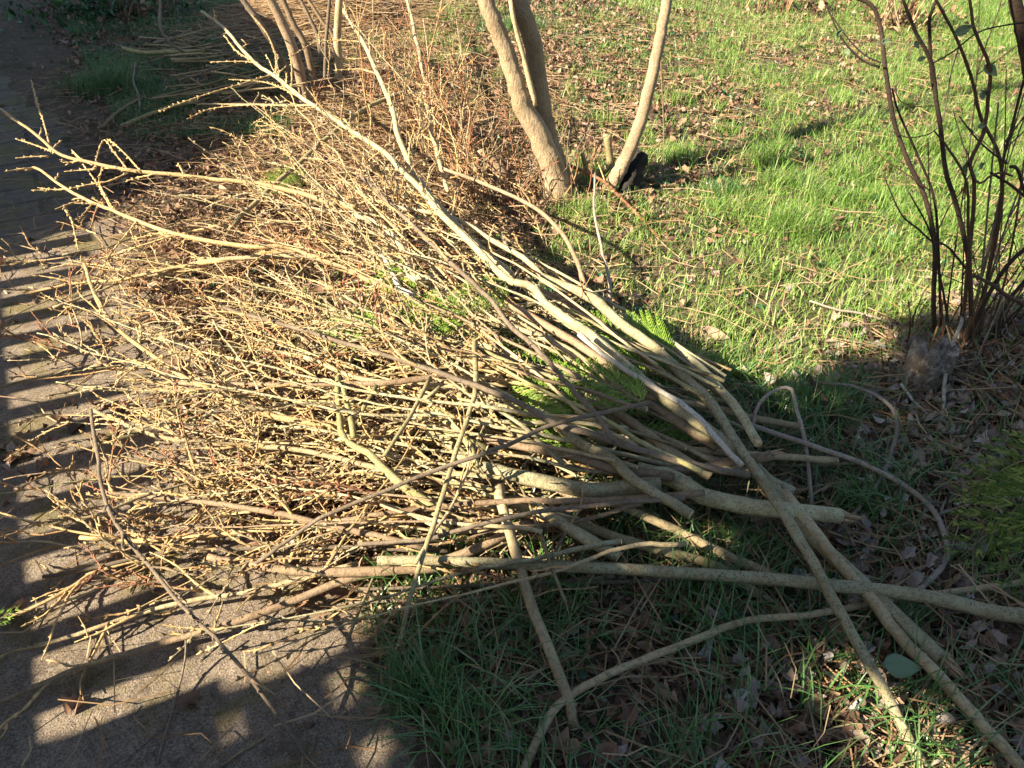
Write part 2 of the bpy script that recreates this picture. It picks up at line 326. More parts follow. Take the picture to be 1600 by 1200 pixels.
# ------------------------------------------------------------------ twigs and branches
def twig_mesh(mb, pts, r0, r1, seed=0, step=.024, budscale=1.0, sides=5):
    """thin shoot with a swollen node and a pair of buds every couple of centimetres"""
    L = length(pts); n = max(3, int(L / .012)); q = catmull(pts, n); r2 = random.Random(seed); rad = []; acc = r2.uniform(0, step)
    d = L / n; buds = []
    for i in range(n + 1):
        r = r0 + (r1 - r0) * i / n; acc += d
        if acc >= step and i < n: acc = r2.uniform(-.3, .3) * step; rad.append(r * 1.15 + .0011 * budscale); buds.append(i)
        else: rad.append(r)
    tube(mb, q, rad, sides, True)
    if budscale <= 0: return
    for i in buds:
        t = (q[min(i + 1, n)] - q[max(0, i - 1)]).normalized()
        for s in range(2 if r2.random() < .6 else 1):
            o = Vector((r2.gauss(0, 1), r2.gauss(0, 1), r2.gauss(0, 1))); o = (o - t * o.dot(t)).normalized()
            h = r2.uniform(.004, .0085) * budscale; b = .0019 * budscale; c = q[i]; s2 = t.cross(o)
            v = [c + s2 * b, c + t * b * 1.4, c - s2 * b, c - t * b * 1.4]
            m_ = [p + o * h * .5 + t * h * .25 + (p - c) * .35 for p in v]
            tip = c + o * h + t * h * .8
            mb.add([tuple(p) for p in v + m_ + [tip]], [(0, 1, 5, 4), (1, 2, 6, 5), (2, 3, 7, 6), (3, 0, 4, 7), (4, 5, 8), (5, 6, 8), (6, 7, 8), (7, 4, 8)])
def wander(p, d, L, rr, curl=.25, up=.0, n=5):
    pts = [p.copy()]; d = d.normalized()
    for i in range(n):
        d = (d + Vector((rr.gauss(0, 1), rr.gauss(0, 1), rr.gauss(0, .7) + up)) * curl).normalized()
        pts.append(pts[-1] + d * (L / n))
        if pts[-1].z < .012: pts[-1].z = .012 + rr.random() * .01; d.z = abs(d.z) * .3
    return pts
def cut_end(parent, p, d, r, m='cut'):
    if m == 'splinter':
        rr = random.Random(int(abs(p.x) * 9999)); mb = MB(); s = d.cross(Vector((0, 0, 1))).normalized(); t = d.cross(s)
        for k in range(13):
            a = rr.uniform(0, 6.28); o = (s * math.cos(a) + t * math.sin(a)) * r * rr.uniform(.1, .85); l = r * rr.uniform(.8, 3.6); w = r * rr.uniform(.12, .3)
            tube(mb, [p - d * .004 + o, p + o * 1.02 + d * l * .6, p + o * 1.1 + d * l], [w, w * .8, w * .1], 5)
        mb.build('splintered_end', M[m], parent); return
    mb = MB(); tube(mb, [p + d * .0015, p + d * .004], [r * .97, r * .93], 9); mb.build('cut_end', M[m], parent)
def side_twigs(root, pts, rads, rr, count, m, lo=.25, hi=1.0, lmin=.08, lmax=.3, spread=.75, up=.1, sub=.35, bs=1.0):
    n = len(pts) - 1
    for k in range(count):
        t = lo + (hi - lo) * (k + rr.random()) / count; i = min(n - 1, int(t * n)); p = pts[i]
        tan = (pts[i + 1] - pts[max(0, i - 1)]).normalized()
        o = Vector((rr.gauss(0, 1), rr.gauss(0, 1), rr.gauss(0, .8))); o = (o - tan * o.dot(tan)).normalized()
        d = (tan + o * rr.uniform(.35, spread) + Vector((0, 0, up))).normalized()
        L = rr.uniform(lmin, lmax) * (1.15 - .55 * t); mb = MB()
        q = wander(p, d, L, rr, .16, .02); r0 = min(rads[i] * .7, .0035)
        twig_mesh(mb, q, max(r0, .0018), .0012, rr.randrange(10 ** 6), budscale=bs)
        if rr.random() < sub:
            for s in range(rr.choice((1, 2, 3))):
                j = rr.randrange(1, 5); d2 = (d + Vector((rr.gauss(0, .7), rr.gauss(0, .7), rr.gauss(0, .5)))).normalized()
                twig_mesh(mb, wander(q[j], d2, L * rr.uniform(.25, .6), rr, .15), .0015, .001, rr.randrange(10 ** 6), budscale=bs * .9)
        mb.build('twig', M[m], root)
def make_branch(name, cat, label, m, pts, r0, r1, tw=0, twm='gold', lo=.35, cut=None, group=None, seed=0, lump=.05, traced=(), lmin=.08, lmax=.3, up=.1, sides=8, wob_=.35, smat=None, bs=1.0, sub=.35, spread_=.75):
    """pts from butt to tip, world space; r0/r1 radii"""
    rr = random.Random(seed * 7 + 3); L = length(pts); n = max(4, int(L / .035)); q = catmull(pts, n)
    km = max(2, int(L / .16)); wv = [Vector((rr.gauss(0, 1), rr.gauss(0, 1), rr.gauss(0, .7))) for _ in range(km + 1)]; wv = catmull(wv, n)
    for i in range(1, n): q[i] = q[i] + wv[i] * .0085 * wob_ * min(1, i / 3) + Vector((rr.gauss(0, 1), rr.gauss(0, 1), rr.gauss(0, 1))) * .0008
    tp_ = 1.9 if r0 > 2.5 * r1 else (1.3 if r0 > 1.6 * r1 else 1.0)
    rad = [(r1 + (r0 - r1) * (1 - i / n) ** tp_) * (1 + (.07 if rr.random() < .08 else 0)) * (1 + rr.gauss(0, .012)) for i in range(n + 1)]
    root = empty(name, pts[0], label, cat, group)
    mb = MB(); tube(mb, q, rad, sides, True, lump, seed)
    for j in range(int(L * 5)):                                  # knots
        i = rr.randrange(n); o = Vector((rr.gauss(0, 1), rr.gauss(0, 1), rr.gauss(0, 1))).normalized()
        tube(mb, [q[i], q[i] + o * rad[i] * 1.25], [rad[i] * .5, rad[i] * .25], 5)
    if r1 < .004 and bs > 0:                                     # budded tip
        for i in range(n // 3, n):
            if rad[i] < .0048:
                for kk in range(2):
                    if rr.random() < .55:
                        o = Vector((rr.gauss(0, 1), rr.gauss(0, 1), rr.gauss(0, 1))).normalized(); t_ = (q[i + 1] - q[i]).normalized()
                        tube(mb, [q[i], q[i] + o * (rad[i] + .003) + t_ * .002, q[i] + o * (rad[i] + .006) + t_ * .006], [rad[i] * .8 + .001, .0022, .0006], 4, False)
    mb.build('stem', M[m], root)
    if cut: cut_end(root, q[0], (q[0] - q[1]).normalized(), rad[0], cut)
    if tw: side_twigs(root, q, rad, rr, tw, twm, lo, 1, lmin, lmax, spread_, up=up, bs=bs, sub=sub)
    for k, tp in enumerate(traced):
        mb = MB(); twig_mesh(mb, tp, .0030, .0016, seed * 31 + k, budscale=1.6); mb.build('twig', M[twm], root)
    return root
ZS = .8
def px(pts): return [P(p[0], p[1], p[2] * ZS) for p in pts]
def rpx(d, p): return max(.0012, d * (.36 + .16 * min(1, max(0, (10 - d) / 5))) * depth(p) / F)
SEED = [100]
def br(label, m, pts, d0, d1, **k):
    w_ = px(pts); SEED[0] += 1
    tr = k.pop('traced', ()); tr = [px(t) for t in tr]
    return make_branch(k.pop('name', 'cut_branch'), k.pop('cat', 'branch'), label, m, w_, rpx(d0, w_[0]), rpx(d1, w_[-1]), seed=SEED[0], traced=tr, **k)
# --- traced branches of the pile: (x, y) as seen, z = height above the lawn, butt first
br('long straight speckled pole lying right across the lower pile to the right edge', 'lichen', [(1640, 972, .13), (1450, 933, .14), (1250, 905, .155), (1000, 889, .17), (750, 880, .18), (590, 876, .17)], 33, 21, cut='cut')
br('brown stem with a long pale split end under the long speckled pole', 'brown', [(695, 886, .12), (560, 893, .12), (430, 889, .11), (375, 880, .10), (325, 870, .10)], 25, 15, smat='pale')
br('straight speckled pole propped diagonally down to the bottom right corner, uppermost of the crossing poles', 'lichen', [(1455, 1225, .05), (1370, 1060, .14), (1300, 930, .21), (1250, 840, .24), (1195, 754, .25), (1154, 700, .27), (1107, 630, .28), (1070, 589, .28), (1019, 542, .30), (969, 505, .32), (925, 467, .33), (847, 434, .34)], 25, 22, tw=0)
br('thick grey green stem with a torn splintered end in the grass at lower right', 'lichen', [(1470, 1029, .12), (1384, 945, .13), (1350, 911, .14), (1240, 805, .15), (1195, 745, .17), (1120, 680, .18)], 36, 30, cut='splinter')
br('slim pole running beside the torn stem to the leaves at bottom right', 'tan', [(1600, 1205, .07), (1532, 1124, .10), (1465, 1050, .12), (1397, 982, .13), (1364, 935, .14), (1290, 850, .16), (1225, 770, .17)], 27, 26, cut='cut')
br('longest stem, running from the pole crossing up to the golden tip at upper left', 'lichen', [(1150, 705, .25), (1060, 640, .30), (1000, 590, .33), (935, 535, .36), (894, 505, .38), (854, 474, .40), (827, 447, .41), (780, 427, .42), (700, 345, .46), (650, 290, .48), (600, 240, .50), (530, 190, .53), (480, 158, .55), (430, 120, .57), (385, 85, .58), (350, 45, .59), (315, 18, .60)], 25, 4, tw=18, lo=.4, lmin=.06, lmax=.26, bs=1.5,
   traced=[[(430, 115, .57), (380, 130, .56), (330, 145, .55), (285, 160, .54), (248, 174, .53)], [(490, 165, .55), (440, 165, .54), (390, 164, .53), (330, 170, .52), (292, 186, .52)], [(495, 168, .55), (450, 172, .54), (415, 182, .53), (393, 195, .52)], [(432, 115, .57), (430, 85, .60), (415, 50, .63), (383, 12, .66)], [(405, 100, .575), (380, 96, .58), (328, 97, .58)], [(400, 98, .58), (370, 80, .58), (350, 55, .59)], [(468, 152, .55), (445, 140, .55), (410, 128, .55), (357, 124, .55)], [(455, 140, .56), (456, 110, .58), (453, 83, .60)]])
br('tall stem rising from mid pile to a tip above the second trunk gap', 'tan', [(800, 430, .34), (745, 385, .37), (692, 331, .40), (655, 280, .43), (628, 230, .46), (604, 145, .50), (564, 61, .54), (530, 5, .56)], 16, 5, tw=14, lo=.35, lmin=.06, lmax=.26, bs=1.5,
   traced=[[(570, 66, .54), (530, 63, .54), (490, 68, .54), (455, 88, .53)], [(590, 115, .52), (560, 108, .53), (520, 110, .53)], [(580, 90, .53), (555, 92, .53), (540, 91, .53)]])
br('pale straight shoot standing out of the thicket beside the tall stem', 'tan', [(700, 300, .2), (682, 236, .28), (668, 169, .36), (655, 84, .42), (635, -5, .48)], 9, 5, tw=10, lo=.2, bs=1.5)
br('thick broken branch with a splintered pale end pointing right', 'lichen', [(1313, 806, .15), (1195, 795, .18), (1150, 786, .19), (1094, 771, .20), (1055, 748, .21), (996, 735, .20)], 35, 40, cut='splinter', lump=.07)
br('thick spotted limb lying level across the middle of the pile', 'lichen', [(1030, 757, .23), (965, 763, .23), (921, 764, .23), (834, 748, .23), (786, 737, .23), (733, 722, .23), (700, 690, .22), (640, 650, .20)], 38, 24, lump=.06)
br('crooked stem ending in a round cut below the spotted limb', 'lichen', [(1078, 803, .26), (1030, 775, .27), (985, 745, .28), (952, 714, .28), (905, 690, .27), (850, 640, .27), (800, 570, .27), (765, 545, .27)], 23, 24, cut='cut', lump=.07)
br('stripped grey white rod slanting along the longest stem', 'pale', [(1158, 726, .28), (1120, 690, .30), (1070, 636, .33), (965, 569, .39), (905, 522, .42)], 14, 11, cut='cut')
br('speckled pole with a clean round cut beside the pole crossing', 'lichen', [(1184, 692, .29), (1144, 635, .27), (1070, 554, .22), (1000, 512, .18), (955, 488, .15)], 21, 17, cut='cut')
br('brown stem curving under the spotted limb to the lower left', 'brown', [(1040, 770, .12), (960, 775, .13), (870, 802, .14), (824, 818, .14), (766, 845, .14), (705, 871, .13), (640, 893, .11)], 24, 20)
br('short lichen covered stub with a sawn end hanging over the grass', 'lichen', [(965, 870, .16), (920, 845, .18), (880, 820, .19), (840, 800, .19)], 29, 27, cut='cut', lump=.08)
br('straw coloured pole passing beneath the long speckled pole at centre right', 'tan', [(1215, 902, .06), (1130, 866, .09), (1060, 830, .12), (990, 797, .15), (900, 770, .17)], 22, 19)
br('olive green pole dipping into the shaded grass under the long pole', 'olive', [(1236, 964, .04), (1178, 925, .06), (1127, 888, .09), (1070, 870, .11), (985, 847, .13), (888, 813, .15), (800, 790, .16)], 20, 24)
br('leaning stick planted upright in the shaded grass below the pile', 'tan', [(897, 1136, .05), (884, 1094, .09), (840, 982, .15), (817, 908, .16), (795, 820, .2), (780, 760, .22)], 24, 22, cut='cut')
br('forked stick lying in the dark grass across the lower right', 'tan', [(815, 1215, .06), (850, 1140, .08), (880, 1092, .09), (950, 1052, .11), (1060, 1010, .12), (1165, 972, .11), (1260, 965, .11), (1370, 945, .07), (1450, 930, .08), (1620, 905, .09)], 20, 14,)
br('thin grey green rod leaning over the front of the pile', 'olive', [(624, 1006, .12), (640, 950, .17), (665, 860, .24), (690, 780, .29), (715, 700, .34), (745, 612, .38), (742, 530, .38)], 9, 11, cut='cut')
br('short olive rod leaning left of the grey green rod', 'olive', [(600, 712, .34), (640, 650, .37), (672, 590, .39)], 7, 9)
br('smooth pinkish rod curving level across the upper middle', 'brown', [(710, 582, .33), (665, 592, .34), (597, 599, .34), (530, 599, .33), (400, 600, .28), (270, 598, .22)], 14, 8, tw=5, lo=.6)
br('grey barked rod just below the smooth pinkish rod', 'tan', [(820, 600, .28), (745, 602, .29), (640, 602, .29), (560, 590, .29), (480, 560, .27), (400, 545, .24)], 13, 8, tw=6, lo=.5)
br('bleached white snag with peeled bark at the upper centre', 'pale', [(648, 462, .33), (625, 448, .34), (612, 420, .35), (595, 398, .35)], 12, 8, lump=.2)
br('forked stub with a round pinkish cut above the bleached snag', 'tan', [(678, 436, .36), (645, 433, .37), (632, 395, .38), (615, 370, .38), (590, 352, .38), (553, 336, .38)], 20, 14, cut='cut', lump=.08)
br('knobbly bent branch with an arching tip over the path, the higher left tip', 'gold', [(556, 325, .38), (535, 318, .38), (528, 300, .39), (520, 318, .39), (470, 302, .4), (400, 286, .42), (330, 280, .43), (270, 273, .44), (210, 268, .45), (155, 257, .46), (100, 243, .47), (58, 212, .49), (0, 170, .51)], 15, 4, lump=.1, tw=9, lo=.45, lmin=.05, lmax=.18, bs=1.5,
   traced=[[(80, 238, .47), (68, 190, .5), (57, 160, .52), (49, 125, .54)], [(85, 238, .47), (50, 225, .48), (24, 217, .49)], [(75, 244, .47), (50, 245, .47), (24, 247, .47)], [(220, 268, .45), (200, 245, .47), (180, 226, .49), (167, 217, .5)], [(200, 266, .45), (180, 240, .47), (162, 219, .5), (150, 250, .47), (148, 262, .45)], [(200, 270, .45), (170, 283, .44), (140, 288, .43), (108, 295, .42)], [(145, 258, .46), (125, 247, .47), (112, 234, .48)], [(150, 264, .46), (125, 266, .45), (100, 268, .45)], [(160, 262, .45), (155, 285, .43), (168, 310, .41), (176, 326, .4)], [(288, 275, .44), (282, 262, .45), (278, 258, .46)]])
br('pale branch with a budded tip reaching left, lower of the two left tips', 'gold', [(620, 458, .30), (560, 428, .31), (500, 405, .32), (455, 385, .33), (400, 386, .34), (320, 375, .35), (240, 355, .37), (175, 328, .39), (130, 310, .40), (95, 290, .42), (58, 264, .44), (40, 265, .44)], 16, 4, lump=.1,
   traced=[[(135, 312, .4), (110, 318, .4), (86, 327, .4)], [(145, 318, .4), (130, 335, .38), (122, 346, .37)], [(175, 328, .39), (160, 300, .41), (140, 270, .43), (112, 235, .46)], [(215, 345, .38), (190, 375, .34), (170, 400, .3), (160, 420, .28)], [(100, 325, .4), (112, 345, .38), (122, 390, .34)]], tw=12, lo=.35, lmin=.05, lmax=.22, bs=1.5)
br('forked greenish stub with two upright prongs at left of centre', 'moss', [(700, 830, .15), (675, 791, .2), (641, 768, .23), (604, 737, .26), (580, 710, .28), (540, 687, .29), (530, 640, .32), (528, 589, .35)], 26, 12, lump=.07)
br('short mossy prong beside the forked greenish stub', 'moss', [(553, 684, .29), (545, 640, .33), (536, 600, .36)], 14, 10, lump=.08)
br('kinked mossy twig leaning right of the greenish prongs', 'moss', [(560, 668, .27), (568, 640, .31), (580, 622, .33), (588, 602, .35)], 11, 8, lump=.2)
br('sturdy tan pole with a slanting cut pointing right above the pole crossing', 'tan', [(1246, 666, .16), (1178, 653, .20), (1127, 643, .24), (1012, 619, .30), (918, 599, .34), (867, 589, .35), (817, 579, .35), (753, 569, .34), (690, 548, .33), (600, 500, .30), (500, 440, .28)], 16, 9, cut='cut', tw=4, lo=.7)
br('straight tan rod with a clean cut pointing right below the pole crossing', 'tan', [(1306, 720, .12), (1205, 713, .16), (1100, 706, .19), (1000, 690, .22), (900, 668, .24), (800, 640, .25), (700, 610, .25)], 15, 12, cut='cut', tw=3, lo=.7)
br('long whip bowed in a wide loop over the dead leaves at right', 'grey', [(1151, 657, .22), (1269, 697, .17), (1347, 724, .14), (1414, 758, .12), (1462, 800, .10), (1482, 850, .09), (1475, 888, .08), (1438, 921, .07), (1400, 945, .05)], 11, 14, name='fallen_twig', cat='twig')
br('thin grey whip bent in a hoop over the leaf litter at right', 'grey', [(1250, 600, .12), (1296, 599, .15), (1347, 606, .17), (1387, 633, .16), (1401, 670, .14), (1397, 704, .12), (1377, 751, .09), (1340, 798, .06), (1300, 842, .03)], 5, 8, name='fallen_twig', cat='twig')
br('dry twig sharply folded into an arch beside the cut poles', 'grey', [(1175, 672, .2), (1185, 636, .23), (1212, 611, .25), (1235, 609, .25), (1242, 636, .22), (1259, 694, .16), (1269, 795, .06)], 5, 8, name='fallen_twig', cat='twig')
br('dark snapped stick leaning out of the leaves at right', 'dark', [(1347, 722, .02), (1330, 682, .05), (1310, 660, .08), (1293, 630, .11), (1262, 586, .16)], 12, 9, name='broken_stick', cat='stick')
br('slim brown rod crossing the centre from upper left down to the spotted limb', 'dull', [(960, 690, .40), (918, 636, .42), (884, 596, .43), (850, 562, .44), (810, 518, .45), (766, 467, .46), (692, 400, .46), (620, 330, .47), (560, 270, .48)], 12, 6, tw=5, lo=.65)
br('long grey rod running down from the left under the slim brown rod', 'dull', [(1170, 742, .27), (1070, 724, .32), (969, 694, .36), (911, 677, .38), (867, 660, .39), (810, 633, .40), (746, 602, .41), (665, 575, .41), (597, 555, .40), (530, 533, .38), (440, 505, .35), (350, 480, .3)], 16, 6, tw=6, lo=.6)
br('thin dark whip rising from lower left to the right over the pile', 'dull', [(1016, 629, .42), (867, 663, .42), (800, 690, .41), (705, 724, .38), (631, 754, .36), (530, 795, .32), (480, 825, .28), (400, 880, .2)], 8, 6)
br('dark dead twig trailing from the pile down to the bottom of the path', 'dull', [(142, 640, .3), (150, 700, .28), (158, 760, .27), (175, 805, .27), (209, 854, .26), (243, 894, .25), (277, 938, .24), (310, 975, .22), (354, 1023, .19), (405, 1077, .14), (449, 1134, .08), (488, 1195, .03)], 6, 6, tw=9, twm='brown', lo=.02, lmin=.05, lmax=.16, name='fallen_twig', cat='twig')
br('golden stem sweeping from the upper left corner of the path into the pile', 'gold', [(540, 664, .26), (472, 660, .27), (422, 650, .28), (371, 630, .29), (324, 606, .3), (287, 589, .3), (236, 555, .31), (182, 511, .33), (152, 471, .34), (132, 413, .36)], 16, 5, tw=12, lo=.35, lmax=.26)
br('tan stem with a blunt tip resting just above the path edge', 'tan', [(600, 735, .2), (520, 715, .2), (450, 702, .2), (354, 694, .19), (270, 687, .18), (202, 667, .17), (142, 639, .16)], 13, 6, tw=8, lo=.3)
br('smooth brown stem starting at a knot beside the dark dead twig', 'brown', [(660, 856, .16), (560, 830, .17), (470, 809, .18), (405, 795, .18), (337, 785, .17), (236, 773, .15), (160, 771, .14)], 16, 10, tw=7, lo=.3)
br('tapering stem lying low across the path to the left edge, lowest of all', 'brown', [(640, 885, .10), (540, 906, .09), (422, 952, .07), (337, 982, .06), (297, 992, .06), (216, 1016, .05), (135, 1040, .04), (61, 1070, .03), (-10, 1100, .03)], 19, 11, tw=3, lo=.5)
br('slender stem lying on the path just above the lowest stem', 'tan', [(560, 880, .1), (472, 905, .09), (388, 924, .08), (304, 935, .07), (219, 959, .05), (135, 989, .04), (55, 1010, .03)], 12, 7, tw=6, lo=.3)
br('bright golden stem stretched level over the path', 'gold', [(640, 806, .12), (560, 815, .12), (472, 827, .12), (371, 834, .11), (290, 840, .1), (209, 844, .09), (125, 840, .09)], 11, 9, tw=10, lo=.2)
br('dull grey stem below the bright golden stem', 'dull', [(700, 862, .12), (620, 856, .12), (540, 855, .11), (422, 857, .11), (317, 861, .10), (236, 867, .09), (145, 888, .07), (67, 901, .05)], 12, 6, tw=9, lo=.25)
br('golden shoot pointing down left off the path edge', 'gold', [(330, 855, .1), (230, 872, .08), (145, 896, .06), (115, 915, .05), (61, 945, .04), (-5, 971, .03)], 7, 6, tw=6, lo=.1)
br('gold stem reaching left above the path in the upper group', 'gold', [(470, 392, .22), (400, 400, .22), (290, 415, .2), (200, 435, .18), (130, 441, .17), (40, 458, .15)], 9, 4, tw=8, lo=.3)
br('pale branch running into the pile under the upper left twigs', 'tan', [(520, 400, .24), (440, 400, .24), (360, 405, .22), (300, 412, .2), (240, 428, .17), (170, 436, .15)], 12, 6, tw=6, lo=.3)
br('olive rod standing slantwise behind the pile in the sunlit litter', 'olive', [(335, 397, .02), (371, 344, .1), (422, 294, .17), (472, 250, .23), (530, 200, .29), (580, 165, .33), (640, 140, .36)], 8, 8, tw=2, lo=.5)
br('brown arching rod in front of the left trunk base', 'brown', [(920, 462, .2), (910, 440, .24), (898, 400, .29), (868, 351, .33), (820, 314, .35), (746, 283, .36), (690, 262, .36)], 11, 5, tw=5, lo=.6, twm='amber')
br('curving rod between the tall stem and the brown arching rod', 'tan', [(860, 445, .33), (817, 402, .36), (766, 375, .38), (692, 336, .39), (614, 320, .39), (560, 300, .39)], 13, 5, tw=6, lo=.5)
br('reddish whip slanting away from the trunk base over the lawn', 'red', [(1030, 372, .03), (985, 325, .08), (945, 287, .13), (884, 255, .2)], 5, 5, name='fallen_twig', cat='twig', tw=2, bs=.6)
br('grey twig curling upright in front of the pale right trunk', 'grey', [(955, 480, .1), (948, 430, .16), (938, 380, .22), (928, 330, .27), (930, 270, .34)], 6, 3, name='fallen_twig', cat='twig')
br('broad tan stem just inside the upper edge of the poles', 'brown', [(1060, 600, .2), (1000, 555, .23), (930, 500, .26), (870, 465, .28), (810, 440, .30)], 14, 14)
br('reddish brown pole parallel to the longest stem on its lower side', 'brown', [(1120, 700, .22), (1040, 645, .26), (980, 600, .30), (930, 560, .33), (880, 525, .35), (830, 492, .36), (795, 475, .36)], 22, 16)
br('narrow tan rod below the reddish brown pole', 'tan', [(1010, 640, .3), (955, 595, .32), (900, 558, .33), (850, 530, .33), (800, 510, .33), (740, 490, .32)], 12, 12)
br('thick tan pole leading down from the mid pile to the right of the ferny sprays', 'tan', [(1110, 745, .2), (1040, 700, .23), (980, 655, .26), (920, 620, .28), (860, 590, .29), (800, 560, .29), (750, 535, .28)], 24, 15)
br('brown pole above the level spotted limb', 'brown', [(1050, 745, .24), (960, 735, .25), (900, 715, .26), (840, 700, .26), (790, 690, .26), (700, 672, .25), (600, 655, .22)], 22, 14, tw=3, lo=.6)
br('stout lichen pole fanning into the crossing from below', 'lichen', [(1240, 770, .13), (1180, 740, .15), (1120, 725, .17), (1040, 690, .19), (950, 655, .2)], 24, 20)
br('cracked short pole end with a split pale cut in the pole crossing', 'brown', [(1205, 712, .24), (1150, 722, .22), (1080, 735, .2), (1000, 738, .18)], 22, 24, cut='splinter')
br('pinkish grey pole stretched level below the spotted limb', 'brown', [(1100, 770, .24), (1000, 778, .24), (900, 782, .24), (800, 783, .23), (700, 790, .22), (600, 800, .2), (520, 815, .18)], 15, 11, tw=3, lo=.7)
br('thin mauve rod under the pinkish grey pole', 'dull', [(1070, 778, .27), (960, 790, .27), (840, 803, .26), (740, 822, .24), (660, 842, .21), (560, 850, .18)], 11, 8)
br('short moss green stem poking left of the spotted limb', 'moss', [(760, 700, .26), (700, 678, .28), (668, 668, .29)], 16, 13, cut='cut')
br('mossy stem slanting from the spotted limb up to the centre', 'moss', [(745, 730, .25), (730, 690, .27), (705, 665, .28), (680, 640, .28), (655, 615, .27)], 19, 15)
br('thin twig crossing the dark grass under the long pole', 'dull', [(960, 900, .08), (850, 915, .08), (740, 935, .08), (640, 943, .07), (545, 942, .06)], 6, 4, name='fallen_twig', cat='twig')
br('long thin twig stretched level above the dark grass', 'dull', [(1130, 902, .1), (1000, 910, .1), (850, 912, .1), (700, 915, .1), (560, 920, .08)], 8, 5, name='fallen_twig', cat='twig')
br('grey twig standing over the grass behind the leaning stick', 'dull', [(755, 1055, .03), (800, 965, .08), (840, 910, .13), (870, 855, .17), (885, 825, .19)], 7, 5, name='fallen_twig', cat='twig', tw=3, bs=.5)
# bits among the leaves at the right
br('bleached twig standing upright from a snapped green stub', 'pale', [(1474, 690, .03), (1472, 640, .1), (1480, 570, .19), (1498, 520, .25), (1503, 495, .28)], 6, 5, name='fallen_twig', cat='twig')
br('bleached twig sloping down to the snapped stub from the left', 'pale', [(1408, 600, .12), (1425, 625, .1), (1455, 655, .07), (1475, 680, .04), (1500, 712, .02), (1490, 735, .01)], 4, 4, name='fallen_twig', cat='twig')
br('brown stick lying level in front of the snapped stub with a pale tip', 'grey', [(1400, 655, .03), (1460, 654, .04), (1520, 652, .045), (1582, 650, .05)], 6, 6, name='fallen_twig', cat='twig')
br('grey stick lying level with a frayed end near the green frond', 'grey', [(1430, 742, .02), (1480, 738, .035), (1530, 738, .04), (1570, 737, .05)], 5, 6, name='fallen_twig', cat='twig')
br('long bleached twig below the frayed stick', 'pale', [(1396, 788, .02), (1440, 766, .03), (1490, 750, .03), (1550, 741, .04)], 5, 4, name='fallen_twig', cat='twig')
br('greyish twig sloping down between the loop and the green frond', 'grey', [(1523, 718, .06), (1510, 760, .05), (1495, 805, .03), (1487, 842, .02)], 7, 6, name='fallen_twig', cat='twig')
br('bleached twig crossing under the bowed whip', 'pale', [(1570, 843, .05), (1520, 855, .05), (1460, 880, .04), (1420, 905, .03), (1395, 920, .02)], 5, 4, name='fallen_twig', cat='twig')
br('short bleached twig hanging below the bowed whip', 'pale', [(1465, 842, .06), (1480, 870, .05), (1495, 905, .03), (1503, 930, .02)], 4, 4, name='fallen_twig', cat='twig')
br('tawny stalk lying beside the green frond', 'amber', [(1512, 755, .02), (1530, 785, .03), (1545, 795, .03)], 9, 8, name='fallen_twig', cat='twig', bs=0)
br('yellowish stick lying over the dark grass left of the bowed whip', 'olive', [(1220, 728, .06), (1300, 725, .07), (1370, 723, .08), (1436, 721, .09)], 5, 5, name='fallen_twig', cat='twig')
br('tan stick dropping from the yellowish stick into the leaves', 'straw', [(1436, 724, .09), (1405, 760, .06), (1370, 805, .04), (1340, 830, .02)], 6, 6, name='fallen_twig', cat='twig')
br('short snapped green stub splintered at its top', 'olive', [(1472, 735, .0), (1473, 700, .05), (1478, 680, .07), (1480, 658, .1)], 13, 7, name='broken_stub', cat='stub', cut=None)
br('weathered stick lying in the grass in front of the shrub', 'grey', [(1290, 532, .03), (1350, 534, .04), (1400, 541, .03)], 5, 5, name='fallen_twig', cat='twig')
br('grey twig stretched over the sunlit grass edge', 'grey', [(1265, 470, .1), (1310, 485, .09), (1350, 492, .08), (1440, 520, .04)], 3, 4, name='fallen_twig', cat='twig')
br('dark forked twig dropping from the grey twig', 'dark', [(1373, 558, .02), (1362, 525, .06), (1350, 492, .1)], 6, 5, name='fallen_twig', cat='twig')
br('small pale stick with a forked tip in the bottom right leaves', 'tan', [(1435, 1100, .02), (1450, 1065, .06), (1468, 1040, .08), (1484, 1022, .1)], 7, 6, name='fallen_twig', cat='twig')
br('thin brown twig lying over the sunlit leaves at bottom right', 'brown', [(1385, 1072, .05), (1430, 1100, .04), (1480, 1130, .03), (1545, 1165, .02)], 6, 5, name='fallen_twig', cat='twig')
br('thin grey stick sloping into the bottom right corner', 'dull', [(1610, 1070, .08), (1570, 1095, .06), (1535, 1120, .04)], 8, 7, name='fallen_twig', cat='twig')
br('pale twig standing in the dark grass at bottom centre', 'dull', [(825, 1155, .02), (819, 1115, .05), (822, 1065, .08), (845, 1045, .08), (880, 1005, .09)], 5, 4, name='fallen_twig', cat='twig')
br('brown twig curving along the bottom of the dark grass', 'brown', [(785, 1215, .02), (840, 1165, .03), (880, 1140, .03), (930, 1120, .03)], 8, 4, name='fallen_twig', cat='twig')
br('thin dark twig trailing vertically over the path bottom', 'dull', [(245, 1195, .01), (270, 1110, .02), (285, 1040, .05), (290, 1000, .1)], 4, 3, name='fallen_twig', cat='twig')
br('short tan twig lying on the shaded path at the bottom', 'tan', [(345, 1197, .012), (385, 1170, .014), (428, 1140, .016)], 4, 3, name='fallen_twig', cat='twig')
